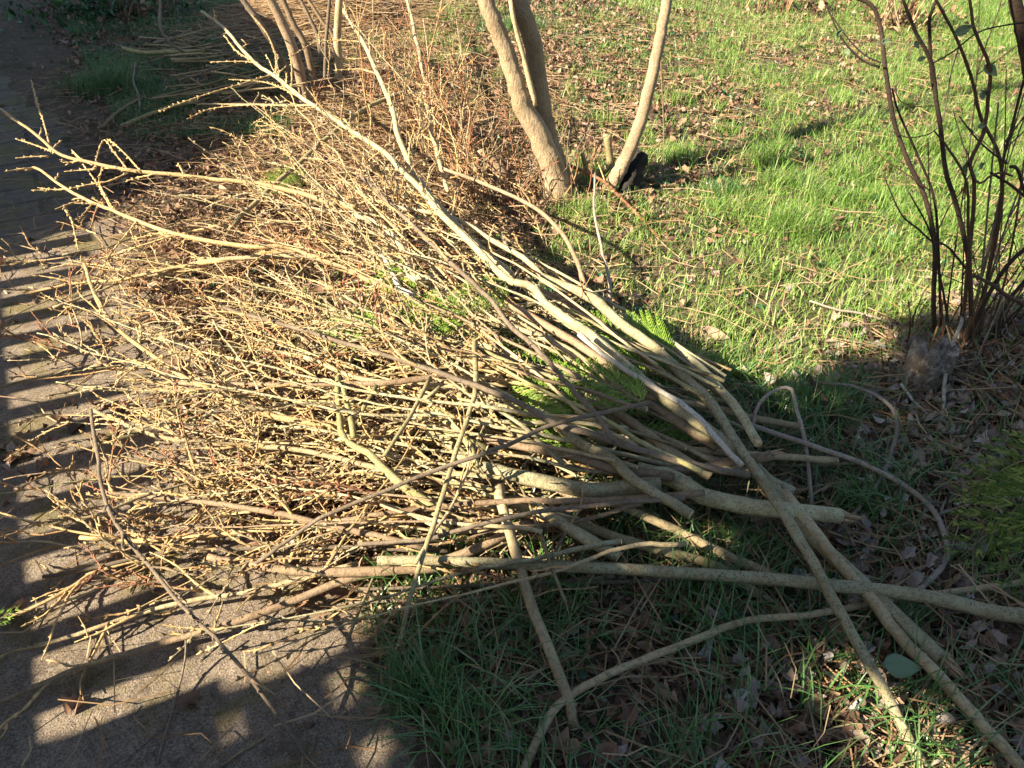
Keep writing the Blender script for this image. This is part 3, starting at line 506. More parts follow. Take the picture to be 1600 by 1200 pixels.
# --- the mass of the heap
def heap(x, y): return .27 * math.exp(-(((x - .05) / .85) ** 2 + ((y - 1.95) / .42) ** 2))
LAB = 'thin tan cut branch with budded twigs tangled in the heart of the brush pile'
for i in range(74):
    rr = random.Random(900 + i); k = rr.random()
    a = Vector((rr.uniform(.05, .75), 0, 0)); a.y = 1.62 + (a.x - .3) * .18 + rr.gauss(0, .13) + .12
    f = rr.random()
    tgt = Vector((rr.uniform(-1.55, -.4), 0, 0)); tgt.y = 1.28 + f * (1.75 if tgt.x < -.5 else 1.2)
    if i % 3 == 0: a = Vector((rr.uniform(-.6, .2), rr.uniform(1.5, 2.3), 0))
    L = min((tgt - a).length, rr.uniform(.8, 1.9)); d = (tgt - a).normalized()
    side = Vector((-d.y, d.x, 0)); bend = rr.gauss(0, .10) * L; zz = rr.random()
    pts = []
    for j in range(6):
        t = j / 5; p = a + d * L * t + side * bend * 4 * t * (1 - t) + Vector((rr.gauss(0, .015), rr.gauss(0, .015), 0))
        p.z = .015 + heap(p.x, p.y) * (.05 + .95 * zz) + .02 * rr.random() + (t * t) * rr.uniform(0, .10)
        pts.append(p)
    r0 = rr.choice((.0032, .004, .0045, .0055, .007))
    make_branch('heaped_branch', 'branch', LAB, rr.choice(('tan', 'lichen', 'moss', 'gold', 'tan', 'olive')), pts, r0, .0018, tw=rr.randrange(3, 8), twm=rr.choice(('gold', 'gold', 'tan', 'tan', 'amber', 'olive', 'brown')), bs=1.35, lo=.3, lmin=.1, group='thin branches heaped in the brush pile', seed=2000 + i, sides=6, lmax=.32, up=.05)
# --- longer straight stems fanning out of the butts: (butt box, tip box, heights, count)
FAN = (((830, 1150, 560, 740), (.12, .30), (80, 640, 230, 560), (.10, .42), 36, 'long straight stem fanning left out of the upper side of the brush pile', 'long stems of the upper fan', (.0045, .0085), (-.5, 1.4)),
       ((640, 1080, 730, 850), (.08, .20), (110, 470, 600, 930), (.03, .15), 28, 'long straight stem fanning low over the path side of the brush pile', 'long stems of the lower fan', (.004, .0075), (0, 1)),
       ((560, 820, 300, 470), (.10, .28), (330, 740, 20, 250), (.35, .62), 16, 'tall budded shoot springing from the back of the brush pile', 'tall shoots at the back of the pile', (.003, .005), (0, 1)))
for gi, (bb, bz, tb, tz, cnt, lab, grp, rr_, _) in enumerate(FAN):
    for i in range(cnt):
        rr = random.Random(9000 + gi * 500 + i); f = (i + rr.random()) / cnt
        bx, by = rr.uniform(bb[0], bb[1]), bb[2] + (bb[3] - bb[2]) * min(1, max(0, (f if gi < 2 else rr.random()) + rr.gauss(0, .15)))
        tx, ty = rr.uniform(tb[0], tb[1]), tb[2] + (tb[3] - tb[2]) * f
        a = P(bx, by, rr.uniform(*bz)); b = P(tx, ty, rr.uniform(*tz)) + Vector((rr.gauss(0, .12), rr.gauss(0, .22), 0)); d = b - a; L = d.length
        if L > 2.3: b = a + d * (2.3 / L); b.z = max(b.z, .05); d = b - a; L = d.length
        side = d.cross(Vector((0, 0, 1))).normalized() * rr.gauss(0, .055) * L; arch = Vector((0, 0, rr.uniform(-.01, .05) * L)); pts = []
        for j in range(6):
            t = j / 5; p = a + d * t + (side + arch) * 4 * t * (1 - t) + Vector((rr.gauss(0, .006), rr.gauss(0, .006), rr.gauss(0, .006))); p.z = max(p.z, .02); pts.append(p)
        make_branch('fanned_branch' if gi < 2 else 'budded_shoot', 'branch', lab, rr.choice(('tan', 'tan', 'lichen', 'lichen', 'gold', 'olive', 'brown', 'moss')), pts, rr.uniform(*rr_), .0017, tw=rr.randrange(4, 9), twm=rr.choice(('gold', 'gold', 'tan', 'tan', 'amber', 'red')), lo=.3 if gi < 2 else .1, group=grp, seed=9900 + gi * 100 + i, sides=6, lmin=.1, lmax=.38, up=.06, wob_=.8, sub=.45, bs=1.35, cut='cut' if i % 2 else None)
# --- sticks tossed crosswise over the heap
for i in range(44):
    rr = random.Random(12000 + i); x, y = rr.uniform(180, 900), rr.uniform(330, 840)
    c = P(x, y, 0); c.z = heap(c.x, c.y) * rr.uniform(.8, 1.25) + .05; a = rr.gauss(1.15, .75); d = Vector((math.cos(a), math.sin(a), rr.gauss(0, .14))); L = rr.uniform(.35, 1.0)
    pts = wander(c - d * L / 2, d, L, rr, .09, 0, 5)
    if rr.random() < .5: pts = pts[::-1]
    make_branch('crossing_stick', 'stick', 'thin kinked stick tossed crosswise over the other stems of the brush pile', rr.choice(('tan', 'lichen', 'gold', 'olive', 'brown', 'moss')), pts, rr.uniform(.003, .006), .0017, tw=rr.randrange(3, 8), twm=rr.choice(('gold', 'tan', 'amber')), lo=.15, group='sticks lying across the brush pile', seed=12500 + i, sides=6, lmin=.06, lmax=.28, wob_=.9, spread_=1.0)
# --- smaller sprays strewn at the upper left edge and behind the pile
for i in range(70):
    rr = random.Random(5000 + i)
    x, y = (rr.uniform(60, 480), rr.uniform(350, 620)) if i < 26 else ((rr.uniform(440, 860), rr.uniform(120, 420)) if i < 60 else (rr.uniform(60, 380), rr.uniform(780, 960)))
    p = P(x, y, rr.uniform(.02, .1)); ang = rr.gauss(2.6, .5); d = Vector((math.cos(ang), math.sin(ang), rr.uniform(-.05, .45 if i >= 26 else .15)))
    L = rr.uniform(.25, .6)
    make_branch('twiggy_spray', 'twig', 'slender budded twig spray lying loose around the edge of the brush pile', rr.choice(('gold', 'amber', 'tan')), wander(p, d, L, rr, .12, 0, 5), .0035, .0016, tw=rr.randrange(4, 8), twm=rr.choice(('gold', 'amber', 'red')), lo=.1, group='loose twig sprays round the pile', seed=6000 + i, sides=5, lmax=.2)
# ------------------------------------------------------------------ coppiced tree behind the pile
def stem(root, name, m, pts, rads, sides=12, lump=.06, seed=0, n=40):
    q = catmull(pts, n); k = len(rads) - 1; rr = random.Random(seed)
    r = [rads[min(int(i / n * k), k - 1)] * (1 - (i / n * k - min(int(i / n * k), k - 1))) + rads[min(int(i / n * k), k - 1) + 1] * (i / n * k - min(int(i / n * k), k - 1)) for i in range(n + 1)]
    q = [p + Vector((rr.gauss(0, .1), rr.gauss(0, .1), 0)) * r[i] * .5 for i, p in enumerate(q)]
    mb = MB(); tube(mb, q, r, sides, True, lump, seed); return mb.build(name, M[m], root)
def dy(pts, Y0): return [PY(x, y, Y0 + o) for x, y, o in pts]
tree = empty('coppiced_tree', (P(885, 325)), 'coppiced tree with twin leaning trunks rising behind the brush pile', 'tree')
b = gz(.27, 3.66)
t1 = dy([(884, 335, 0), (874, 305, 0), (866, 270, 0), (844, 215, 0), (817, 165, .0), (800, 111, 0), (780, 54, 0), (760, 0, 0)], 3.68); t1 += [t1[-1] + Vector((-.12, .0, .45)), t1[-1] + Vector((-.2, .05, 1.1)), t1[-1] + Vector((-.35, .1, 1.9))]
stem(tree, 'trunk', 'trunk', t1, [.098, .070, .055, .050, .044, .038, .036, .035, .032, .028, .018], 16, .09, 3, 60)
t2 = dy([(886, 325, .08), (876, 270, .08), (860, 225, .08), (850, 185, .08), (842, 135, .08), (832, 67, .08), (812, 0, .08)], 3.70); t2 += [t2[-1] + Vector((-.1, .05, .5)), t2[-1] + Vector((-.12, .1, 1.2)), t2[-1] + Vector((-.05, .2, 2.0))]
stem(tree, 'trunk', 'smooth', t2, [.05, .049, .048, .046, .045, .043, .041, .036, .028, .016], 14, .05, 4, 60)
mb = MB(); tube(mb, catmull(dy([(838, 165, -.0), (828, 130, 0), (818, 90, .02), (806, 45, .03), (797, 0, .04)], 3.66), 12), [.006, .012, .014, .014, .013, .013, .012, .012, .012, .012, .012, .012, .01], 6); mb.build('peeled_bark_strip', M['straw'], tree)
tree2 = empty('pale_stem_tree', (P(945, 315)), 'single smooth pale trunk leaning right from a cut stool', 'tree')
t3 = dy([(940, 335, 0), (947, 310, 0), (960, 280, 0), (979, 245, 0), (1002, 186, 0), (1019, 118, 0), (1033, 50, 0), (1042, 0, 0)], 3.74); t3 += [t3[-1] + Vector((.04, .0, .5)), t3[-1] + Vector((.15, .0, 1.2)), t3[-1] + Vector((.2, .1, 2.2))]
stem(tree2, 'trunk', 'smooth', t3, [.042, .04, .035, .031, .028, .026, .024, .022, .020, .016, .01], 14, .06, 5, 60)
stem(tree2, 'stub', 'olive', dy([(953, 255, .05), (951, 232, .05), (949, 210, .05)], 3.75), [.02, .018, .022], 10, .1, 6, 8)
stem(tree2, 'stub', 'olive', dy([(918, 272, .05), (914, 255, .05), (910, 240, .05)], 3.72), [.013, .012, .011], 8, .1, 7, 8)
stem(tree2, 'blackened_stub', 'char', dy([(968, 318, -.02), (978, 292, 0), (990, 266, .03), (1004, 238, .06)], 3.76), [.05, .055, .05, .035], 12, .3, 8, 14)
stem(tree2, 'hanging_shoot', 'brown', dy([(1036, 305, .1), (1037, 200, .1), (1033, 67, .1), (1045, -10, .1)], 3.8), [.003, .004, .004, .005], 6, .1, 9, 20)
for i in range(34):                                             # fine dead shoots round the trunk base
    rr = random.Random(300 + i); p = P(rr.uniform(790, 930), rr.uniform(270, 345), .0); mb = MB()
    twig_mesh(mb, wander(p, Vector((rr.gauss(0, .35), rr.gauss(0, .2), 1)), rr.uniform(.12, .5), rr, .2), .003, .0015, i, budscale=.8); mb.build('basal_shoot', M[rr.choice(('brown', 'amber', 'grey', 'red'))], tree)
stump = empty('old_stump', P(785, 285), 'short weathered stump with pale cut tops left of the twin trunks', 'stump')
stem(stump, 'stump_block', 'brown', [P(788, 292, 0), P(780, 275, .06), P(765, 255, .11)], [.055, .05, .042], 10, .2, 12, 10)
stem(stump, 'stump_block', 'tan', [P(765, 280, 0), P(758, 255, .08), P(750, 235, .13)], [.035, .03, .022], 9, .2, 13, 10)
# reddish twiggy thicket standing behind the pile
for (label, cx, cy, n, sprd, hmax) in (('dense thicket of thin reddish shoots left of the twin trunks', 690, 250, 30, .28, .95), ('loose clump of thin amber shoots behind the tall stem', 610, 170, 14, .3, .8), ('sparse clump of dry shoots close to the trunk foot', 770, 320, 14, .22, .6)):
    base = P(cx, cy); sh_ = empty('twiggy_bush', base, label, 'bush'); rr = random.Random(cx)
    for i in range(n):
        p = base + Vector((rr.gauss(0, sprd * .55), rr.gauss(0, sprd * .45), 0)); p.z = .01
        d = Vector((rr.gauss(0, .28), rr.gauss(0, .2), 1)); L = rr.uniform(.3, hmax); q = wander(p, d, L, rr, .10); mb = MB()
        twig_mesh(mb, q, .0042, .0016, rr.randrange(10 ** 6), .03, .9)
        for s in range(rr.randrange(2, 6)):
            j = rr.randrange(1, 5); d2 = (d + Vector((rr.gauss(0, .8), rr.gauss(0, .8), rr.gauss(.1, .4)))).normalized()
            twig_mesh(mb, wander(q[j], d2, rr.uniform(.08, .28), rr, .15), .002, .0012, rr.randrange(10 ** 6), .026, .9)
        mb.build('shoot', M[rr.choice(('amber', 'red', 'tan', 'red', 'brown'))], sh_)
# shrub stems further back on the left
bsh = empty('multi_stem_shrub', P(490, 150), 'group of brown upright shrub stems at the top left behind the pile', 'shrub')
for (pts, d0, m) in (([(460, 150), (440, 95), (415, 50), (380, 0)], 11, 'dull'), ([(482, 170), (475, 145), (465, 100), (445, 45), (423, 0)], 18, 'brown'), ([(495, 150), (478, 75), (460, 40), (442, 0)], 10, 'brown'), ([(502, 110), (497, 60), (485, 30), (470, 0)], 6, 'dull'), ([(535, 110), (520, 55), (505, 35), (482, 0)], 6, 'brown'), ([(507, 150), (508, 110), (510, 60), (515, 0)], 6, 'dull'), ([(528, 135), (530, 100), (527, 60), (531, 0)], 13, 'tan')):
    w_ = [P(pts[0][0], pts[0][1], 0)]; Y = w_[0].y
    w_ += [PY(x, y, Y) for x, y in pts[1:]]; w_.append(w_[-1] + (w_[-1] - w_[-2]).normalized() * .5)
    r = d0 * .5 * depth(w_[0]) / F; stem(bsh, 'stem', m, w_, [r, r * .95, r * .85, r * .6], 9, .08, int(d0 * 10), 20)
# ------------------------------------------------------------------ bare shrub at the right
rs = empty('bare_shrub', P(1490, 555), 'dark leafless many stemmed shrub at the right edge', 'shrub')
def rstem(pts, Y, d0, d1, m='dark', lv=0, name='stem'):
    w_ = [PY(x, y, Y + o) for x, y, o in [(p + (0,))[:3] for p in pts]]
    if pts[-1][1] <= 5: w_.append(w_[-1] + (w_[-1] - w_[-2]).normalized() * .45)
    r0, r1 = d0 * .31 * depth(w_[0]) / F, d1 * .33 * depth(w_[-1]) / F
    stem(rs, name, m, w_, [r0, r0 * .8 + r1 * .2, (r0 + r1) / 2, r1], 8, .08, int(pts[0][0]), 44)
rstem([(1462, 560), (1459, 470), (1461, 400), (1455, 345), (1441, 297), (1418, 250), (1397, 189), (1384, 111), (1377, 51), (1360, 7), (1300, -15)], 2.32, 11, 8)
rstem([(1520, 560), (1517, 470), (1512, 400), (1495, 324), (1478, 270), (1470, 203), (1462, 152), (1455, 98), (1431, 51), (1411, 0)], 2.30, 12, 7)
rstem([(1462, 152, 0), (1455, 110, 0), (1453, 60, 0), (1453, 27, 0), (1464, -3, 0)], 2.30, 9, 7)
rstem([(1528, 560), (1540, 450), (1557, 370), (1566, 300), (1560, 240), (1532, 182), (1519, 125), (1495, 61), (1463, 0)], 2.26, 9, 6, 'vine')
rstem([(1500, 550), (1512, 420), (1520, 340), (1522, 284), (1516, 253), (1536, 209), (1544, 152), (1546, 105), (1522, 44), (1515, 0)], 2.2, 9, 7, 'vine', name='twisted_vine')
rstem([(1516, 255), (1520, 275), (1532, 286), (1548, 275), (1565, 270), (1582, 275)], 2.19, 6, 5, 'vine', name='twisted_vine')
rstem([(1618, 575), (1618, 480), (1630, 330), (1630, 200), (1612, 120), (1600, 60), (1586, -2)], 2.34, 34, 28)
rstem([(1530, 560), (1540, 450), (1563, 320), (1566, 260), (1580, 203), (1600, 125), (1625, 60)], 2.36, 8, 5)
rstem([(1472, 560), (1468, 440), (1465, 364), (1458, 304), (1431, 236), (1404, 175), (1394, 138)], 2.34, 7, 4)
rstem([(1374, 105), (1355, 98), (1340, 88), (1316, 61), (1290, 7)], 2.32, 6, 3.5)
rstem([(1376, 98), (1350, 85), (1325, 60), (1300, 25)], 2.3, 4, 3)
rstem([(1510, 420), (1480, 385), (1458, 378), (1435, 358), (1408, 334), (1380, 273)], 2.28, 6, 3)
rstem([(1573, 256), (1532, 223), (1499, 182)], 2.2, 5, 3)
rstem([(1470, 195), (1478, 165), (1486, 115), (1498, 75)], 2.3, 4, 3, 'grey')
rstem([(1456, 100), (1490, 80), (1530, 50), (1580, 38), (1610, 35)], 2.26, 4, 4)
rstem([(1500, 560), (1509, 520), (1520, 490), (1532, 440), (1546, 300), (1560, 160)], 2.22, 6, 4, 'olive')
rstem([(1520, 430), (1535, 437), (1552, 446), (1576, 464), (1615, 482)], 2.05, 9, 11, 'vine')
rstem([(1522, 560), (1518, 450), (1513, 360), (1510, 284), (1480, 230), (1460, 205)], 2.18, 8, 4, 'vine')
rstem([(1500, 560), (1540, 470), (1570, 420), (1600, 390), (1630, 370)], 2.2, 10, 8)
rstem([(1540, 560), (1570, 480), (1600, 440), (1630, 400)], 2.28, 10, 7)
rstem([(1532, 560), (1552, 500), (1572, 430), (1590, 330), (1600, 250)], 2.3, 6, 4, 'vine')
rstem([(1490, 565), (1478, 480), (1466, 420), (1452, 360), (1420, 300)], 2.2, 6, 3)
rstem([(1394, 205), (1420, 215), (1450, 210), (1465, 200)], 2.3, 3, 2.5)
rstem([(1397, 140), (1410, 160), (1440, 167), (1465, 165)], 2.3, 2.5, 2.5)
rstem([(1578, 260), (1590, 265), (1605, 305), (1640, 320)], 2.2, 8, 8)
rstem([(1548, 270), (1580, 290), (1610, 315)], 2.2, 7, 6)
rr = random.Random(78)
for i in range(13):                                            # slender upright stems from the same root
    p = P(rr.uniform(1445, 1610), rr.uniform(545, 580), .0); mb = MB(); d = Vector((rr.gauss(.05, .22), rr.gauss(0, .12), 1)); q = wander(p, d, rr.uniform(.5, 1.5), rr, .07)
    twig_mesh(mb, q, .0034, .0012, i, .06, .35)
    for k in range(rr.randrange(1, 4)):
        j = rr.randrange(2, 5); twig_mesh(mb, wander(q[j], d + Vector((rr.gauss(0, .6), rr.gauss(0, .4), rr.gauss(0, .2))), rr.uniform(.12, .4), rr, .1), .0022, .0011, i + 90 * k, .05, .4)
    mb.build('stem', M[rr.choice(('dark', 'vine', 'vine', 'dull'))], rs)
rr = random.Random(77)
for i in range(26):                                            # dead thin canes at its foot
    p = P(rr.uniform(1360, 1600), rr.uniform(530, 620), .0); mb = MB()
    twig_mesh(mb, wander(p, Vector((rr.gauss(.1, .4), rr.gauss(0, .3), 1)), rr.uniform(.15, .6), rr, .1), .0032, .0016, i, .04, .5); mb.build('cane', M[rr.choice(('vine', 'dull', 'grey', 'red'))], rs)
def one_leaf(name, p, L, W, yaw, tilt, roll, m, rnd, label=None, cat=None, parent=None, curl=.25, group=None, pts=7, lobes=0.):
    rows = []; vs = []; fs = []; rr = random.Random(int(p.x * 1e4) + int(p.y * 1e4))
    Rm = Matrix.Rotation(yaw, 3, 'Z') @ Matrix.Rotation(tilt, 3, 'Y') @ Matrix.Rotation(roll, 3, 'X')
    for i in range(pts + 1):
        t = i / pts; wd = W * .5 * math.sin(math.pi * min(1, t ** .75 * .97 + .03)) * (1 + lobes * math.sin(t * 19)) + .0006
        for k in (-1, -.5, 0, .5, 1):
            z = curl * L * ((t - .5) ** 2) * 1.3 + curl * W * abs(k) ** 1.5 * .8 + rr.gauss(0, .015) * L * .6
            v = Rm @ Vector(((t - .5) * L, k * wd, z)); vs.append(tuple(p + v))
    for i in range(pts):
        for k in range(4): a = i * 5 + k; fs.append((a, a + 1, a + 6, a + 5))
    off = np.array(parent.location) if parent else np.array(p)
    o = npmesh(name, np.array(vs) - off, fs, m, np.full(len(vs), rnd), parent)
    if parent is None: o.location = p
    sm = o.modifiers.new('solid', 'SOLIDIFY'); sm.thickness = .0008
    return tag(o, label, cat, group)
for (x, y, s) in ((1506, 47, 1), (1549, 110, 1), (1534, 148, .9), (1507, 260, .8), (1531, 259, .8), (1536, 195, .6), (1310, 52, .6), (1432, 70, .5), (1441, 92, .5), (1325, 82, .5), (1384, 65, .6)):
    one_leaf('leaf', PY(x, y, 2.2), .045 * s, .026 * s, rng.uniform(-1, 1), rng.uniform(-1, 1), 1.2, GLEAF, rng.random(), parent=rs)
# rotten stumps among the leaves
for (label, x, y, hh, r) in (('tall rotten grey stump with hollows under the bare shrub', 1425, 622, .20, .058), ('low crumbling brown stump right of the tall rotten one', 1470, 648, .10, .036), ('squat rotten stub tight against the tall rotten stump', 1440, 640, .09, .03), ('mossy old stub at the right edge by the green frond', 1592, 665, .08, .035)):
    b0 = P(x, y, 0); e_ = empty('rotten_stump', b0, label, 'stump'); rr = random.Random(x); mb = MB(); S = 18; R = 12
    for i in range(R + 1):
        for k in range(S):
            t = i / R; th = 2 * math.pi * k / S; f_ = 1 + .22 * math.sin(k * 2.2 + i * .5) * math.sin(k * .9 + 1) + rr.gauss(0, .035) + .10 * abs(math.sin(k * 1.9)) + (.25 * (1 - t) ** 2)
            rad_ = r * f_ * (1 if i < R else .75); zz = hh * t * (1 + .22 * math.sin(k * 1.3 + x) * t)
            mb.v.append((b0.x + rad_ * math.cos(th) + .02 * t, b0.y + rad_ * math.sin(th), zz - .01))
    c_ = len(mb.v); mb.v.append((b0.x + .02, b0.y, hh * .72))
    for i in range(R):
        for k in range(S): a = i * S + k; bq = i * S + (k + 1) % S; mb.f.append((a, bq, bq + S, a + S))
    for k in range(S): mb.f.append((R * S + k, R * S + (k + 1) % S, c_))
    mb.build('stump_block', M['rot'], e_)
# ------------------------------------------------------------------ conifer sprays
def frond(label, p, d, up, L, m, wide=.42, seed=0, droop=.1, gap=.02, group=None):
    rr = random.Random(seed); root = empty('conifer_spray', p, label, 'foliage', group)
    d = d.normalized(); s = d.cross(up).normalized(); up = s.cross(d); V = []; Fq = []; R = []
    def strip_(a, dr, l, w_, c):
        e = dr.cross(up); e = e.normalized() if e.length > 1e-6 else s; n = len(V)
        k = max(2, int(l / .006)); tilt = up * rr.uniform(-.3, .3)
        for i in range(k + 1):
            t = i / k; c0 = a + dr * l * t - Vector((0, 0, 1)) * droop * l * t * t + tilt * l * t * .3; ww = w_ * (1 - .75 * t ** 2) * (1 + .45 * (i % 2))
            V.extend([tuple(c0 - e * ww), tuple(c0 + up * ww * .5), tuple(c0 + e * ww)]); R.extend([c + rr.uniform(-.1, .1)] * 3)
            if i: b = n + 3 * (i - 1); Fq.extend([(b, b + 1, b + 4, b + 3), (b + 1, b + 2, b + 5, b + 4)])
        return 
    k = int(L / gap); ax = []
    for i in range(k):
        t = i / k; a = p + d * L * t + s * .02 * math.sin(t * 5) * L - Vector((0, 0, droop * L * t * t)); ax.append(a)
        for sg in (-1, 1):
            l1 = L * wide * (1 - t) ** .8 * rr.uniform(.75, 1.1) + .012; dr = (d * .75 + s * sg * .8 + up * rr.uniform(-.12, .12)).normalized()
            strip_(a, dr, l1, .0012, rr.uniform(.2, .6)); m2 = int(l1 / (.0135 if gap < .03 else .017))
            for j in range(1, m2):
                t2 = j / m2; a2 = a + dr * l1 * t2 - Vector((0, 0, 1)) * droop * l1 * t2 * t2
                for s2 in (-1, 1):
                    dd = (dr * .8 + (d if s2 > 0 else s * sg) * .55 + (up * rr.uniform(-.2, .2))).normalized() if s2 > 0 else (dr * .8 - d * .25 + s * sg * .5).normalized()
                    strip_(a2, dd, l1 * .26 * (1 - t2) + .008, .0019 if gap < .03 else .0027, rr.uniform(.2, 1.0))
    npmesh('needles', np.array(V) - np.array(p), Fq, m, R, root)
    mb = MB(); tube(mb, ax, [.0025 * (1 - .7 * i / len(ax)) for i in range(len(ax))], 5); mb.build('stalk', M['olive'], root)
UP = Vector((0, 0, 1))
i = 0
for (label, a, b_, L, w_) in (('lime green conifer spray lying topmost between the parallel poles', (1005, 632, .27), (860, 545, .32), .26, .42), ('bright green conifer spray lying under the sturdy tan pole', (900, 640, .26), (790, 575, .28), .2, .5), ('lime green conifer spray deepest under the parallel poles', (1010, 600, 0.15), (880, 545, 0.21), .30, .5), ('bright conifer spray poking out above the rust coloured pole', (1050, 560, 0.17), (905, 480, 0.24), .34, .45), ('lime conifer spray showing between the tan pole and slim rod', (960, 620, 0.17), (800, 540, 0.25), .32, .45), ('small green conifer spray at the centre of the pile under the bleached snag', (730, 500, 0.26), (620, 470, 0.30), .22, .5), ('yellow green conifer tuft left of centre near the pinkish rod', (590, 520, 0.22), (500, 500, 0.22), .2, .5), ('green conifer spray under the crooked stem', (930, 690, 0.19), (800, 610, 0.24), .26, .45), ('yellow conifer tuft in the sunlit litter at upper left', (470, 262, 0.10), (395, 300, 0.12), .32, .4), ('darker conifer spray curling beside the slim brown rod', (790, 440, 0.33), (650, 500, 0.33), .24, .4), ('green conifer spray low at right under the poles', (1090, 660, 0.13), (980, 650, 0.17), .24, .5), ('small yellow conifer tuft above the pinkish rod', (660, 425, 0.28), (570, 440, 0.28), .18, .5)):
    i += 1; p = P(*a); q = P(*b_); frond(label, p, q - p, (UP + Vector((rng.uniform(-.2, .2), -.5, 0))).normalized(), L * 1.15, FROND if i != 10 else FROND2, w_, i, .12, .02)
frond('tiny green conifer sprig at the left edge of the path', P(-15, 975, .03), P(50, 935, .05) - P(-15, 975, .03), UP, .07, FROND, .4, 50, .1, .012)
for k, (lab, a, b_, L) in enumerate((('topmost dark green conifer frond drooping in at the right edge', (1660, 700, .36), (1530, 745, .22), .26), ('middle dark green conifer frond drooping in at the right edge', (1670, 745, .34), (1510, 850, .12), .34), ('lowest dark green conifer frond drooping in at the right edge', (1665, 790, .28), (1570, 915, .08), .28), ('dark green conifer frond just inside the right edge, backing the others', (1680, 730, .30), (1545, 800, .14), .32))):
    p = P(*a); q = P(*b_); frond(lab, p, q - p, (UP + Vector((-.3, -.9, 0))).normalized(), L, FROND2, .5, 60 + k, .15, .036)
# ------------------------------------------------------------------ grass, leaves, ground cover
def hn(x, y, s, o=0.):                                         # cheap value noise in numpy
    x = x * s + o * 17.3; y = y * s + o * 5.1; xi = np.floor(x); yi = np.floor(y); fx = x - xi; fy = y - yi
    h = lambda a, b: np.modf(np.abs(np.sin(a * 127.1 + b * 311.7 + o) * 43758.5453))[0]
    fx = fx * fx * (3 - 2 * fx); fy = fy * fy * (3 - 2 * fy)
    return (h(xi, yi) * (1 - fx) + h(xi + 1, yi) * fx) * (1 - fy) + (h(xi, yi + 1) * (1 - fx) + h(xi + 1, yi + 1) * fx) * fy
def visible(x, y, m=340):
    zc = y * cp + H * sp; px_ = 800 + F * x / zc; py_ = 600 - F * (y * sp - H * cp) / zc
    return (px_ > -m) & (px_ < 1600 + m) & (py_ > -m) & (py_ < 1200 + m), px_, py_
def scatter(n, x0, x1, y0, y1, dens, power=1.0):
    out = []; tot = 0
    while tot < n:
        x = nr.uniform(x0, x1, 200000); y = y0 + (y1 - y0) * nr.random(200000) ** power
        vis, a, b = visible(x, y); u, v = uvof(x, y)
        k = vis & (nr.random(200000) < dens(x, y, u, v, a, b)); out.append(np.stack([x[k], y[k]], -1)); tot += k.sum()
        if len(out) > 60: break
    return np.concatenate(out)[:n]
def blades(name, pts, lmin, lmax, wid, m, lean=.6, tuft=0, rshift=0., label=None, sub=None, hgt=None):
    n = len(pts); x, y = pts[:, 0], pts[:, 1]; L = nr.uniform(lmin, lmax, n) * (.6 + .8 * hn(x, y, 3.1, 2)); az = nr.uniform(0, 2 * np.pi, n)
    ln = np.abs(nr.normal(lean, .35, n)); W = wid * nr.uniform(.6, 1.3, n); z0 = gz(x, y) - .004
    fa = az + nr.normal(0, .5, n) + np.pi / 2; sx, sy = np.cos(fa), np.sin(fa); rows = 5; V = np.zeros((n, rows, 2, 3))
    for i in range(rows):
        t = i / (rows - 1); th = ln * t; hor = L * t * np.sin(th * .9 + .15 * ln); ver = L * t * np.cos(th * .95)
        w_ = W * (1 - t) ** .6 * .5 + .0002
        for j, sg in enumerate((-1, 1)):
            V[:, i, j, 0] = x + np.cos(az) * hor + sg * sx * w_; V[:, i, j, 1] = y + np.sin(az) * hor + sg * sy * w_; V[:, i, j, 2] = z0 + np.maximum(ver, .003)
    b = (np.arange(n) * rows * 2)[:, None, None]; q = np.array([[2 * i, 2 * i + 1, 2 * i + 3, 2 * i + 2] for i in range(rows - 1)])[None]
    rnd = np.clip(nr.beta(2.2, 2.2, n) * .75 + .25 * hn(x, y, 1.3, 7) + rshift + (nr.random(n) < .05) * .6, 0, 1)
    return npmesh(name, V.reshape(-1, 3), (b + q).reshape(-1, 4), m, np.repeat(rnd, rows * 2))
def lushness(x, y):
    return 1 / (1 + np.exp(-(x - (.12 * y - .05)) / .34))
def pileden(x, y): return np.exp(-(((x + .25) / .95) ** 2 + ((y - 2.0) / .55) ** 2))
def d_lawn(x, y, u, v, a, b):
    lush = np.maximum(lushness(x, y), .75 * np.exp(-(((a - 680) / 110) ** 2 + ((b - 60) / 70) ** 2))); c = np.clip((hn(x, y, 2.3, 1) * .6 + hn(x, y, 7, 3) * .6) - .25, 0, 1)
    far = (y > 2.0) & (v > .95)
    patch = 1 - .75 * np.clip(np.exp(-(((a - 1130) / 240) ** 2 + ((b - 130) / 130) ** 2)) * 1.1 * (hn(x, y, 2.1, 31) + .25), 0, 1)
    d = patch * (.14 + .86 * lush) * np.clip(c * 1.9 + .45 * lush - .22, 0, 1) * far * np.clip((x + .28 * y + .3) * 2, 0, 1) * (u > .35)
    bare = np.exp(-(((x - 1.15) / .33) ** 2 + ((y - 4.1) / .18) ** 2)) + np.exp(-(((x - 1.75) / .35) ** 2 + ((y - 2.05) / .3) ** 2)) * 1.2
    return d * np.clip(1 - .9 * bare, 0, 1) * (1 - .6 * pileden(x, y)) * np.clip(8.5 / (y + 1), 0, 1) ** .6
LP = scatter(128000, -2.6, 7.0, 1.9, 10.2, d_lawn)
tag(blades('lawn_grass', LP, .035, .085, .0042, GRASS, .75), kind='stuff')
def d_tuft(x, y, u, v, a, b):
    return np.clip(hn(x, y, 5.5, 9) - .62, 0, 1) * 3 * lushness(x, y) * (y > 2.1) * (y < 6) * (1 - np.exp(-(((x - 1.75) / .35) ** 2 + ((y - 2.05) / .25) ** 2)))
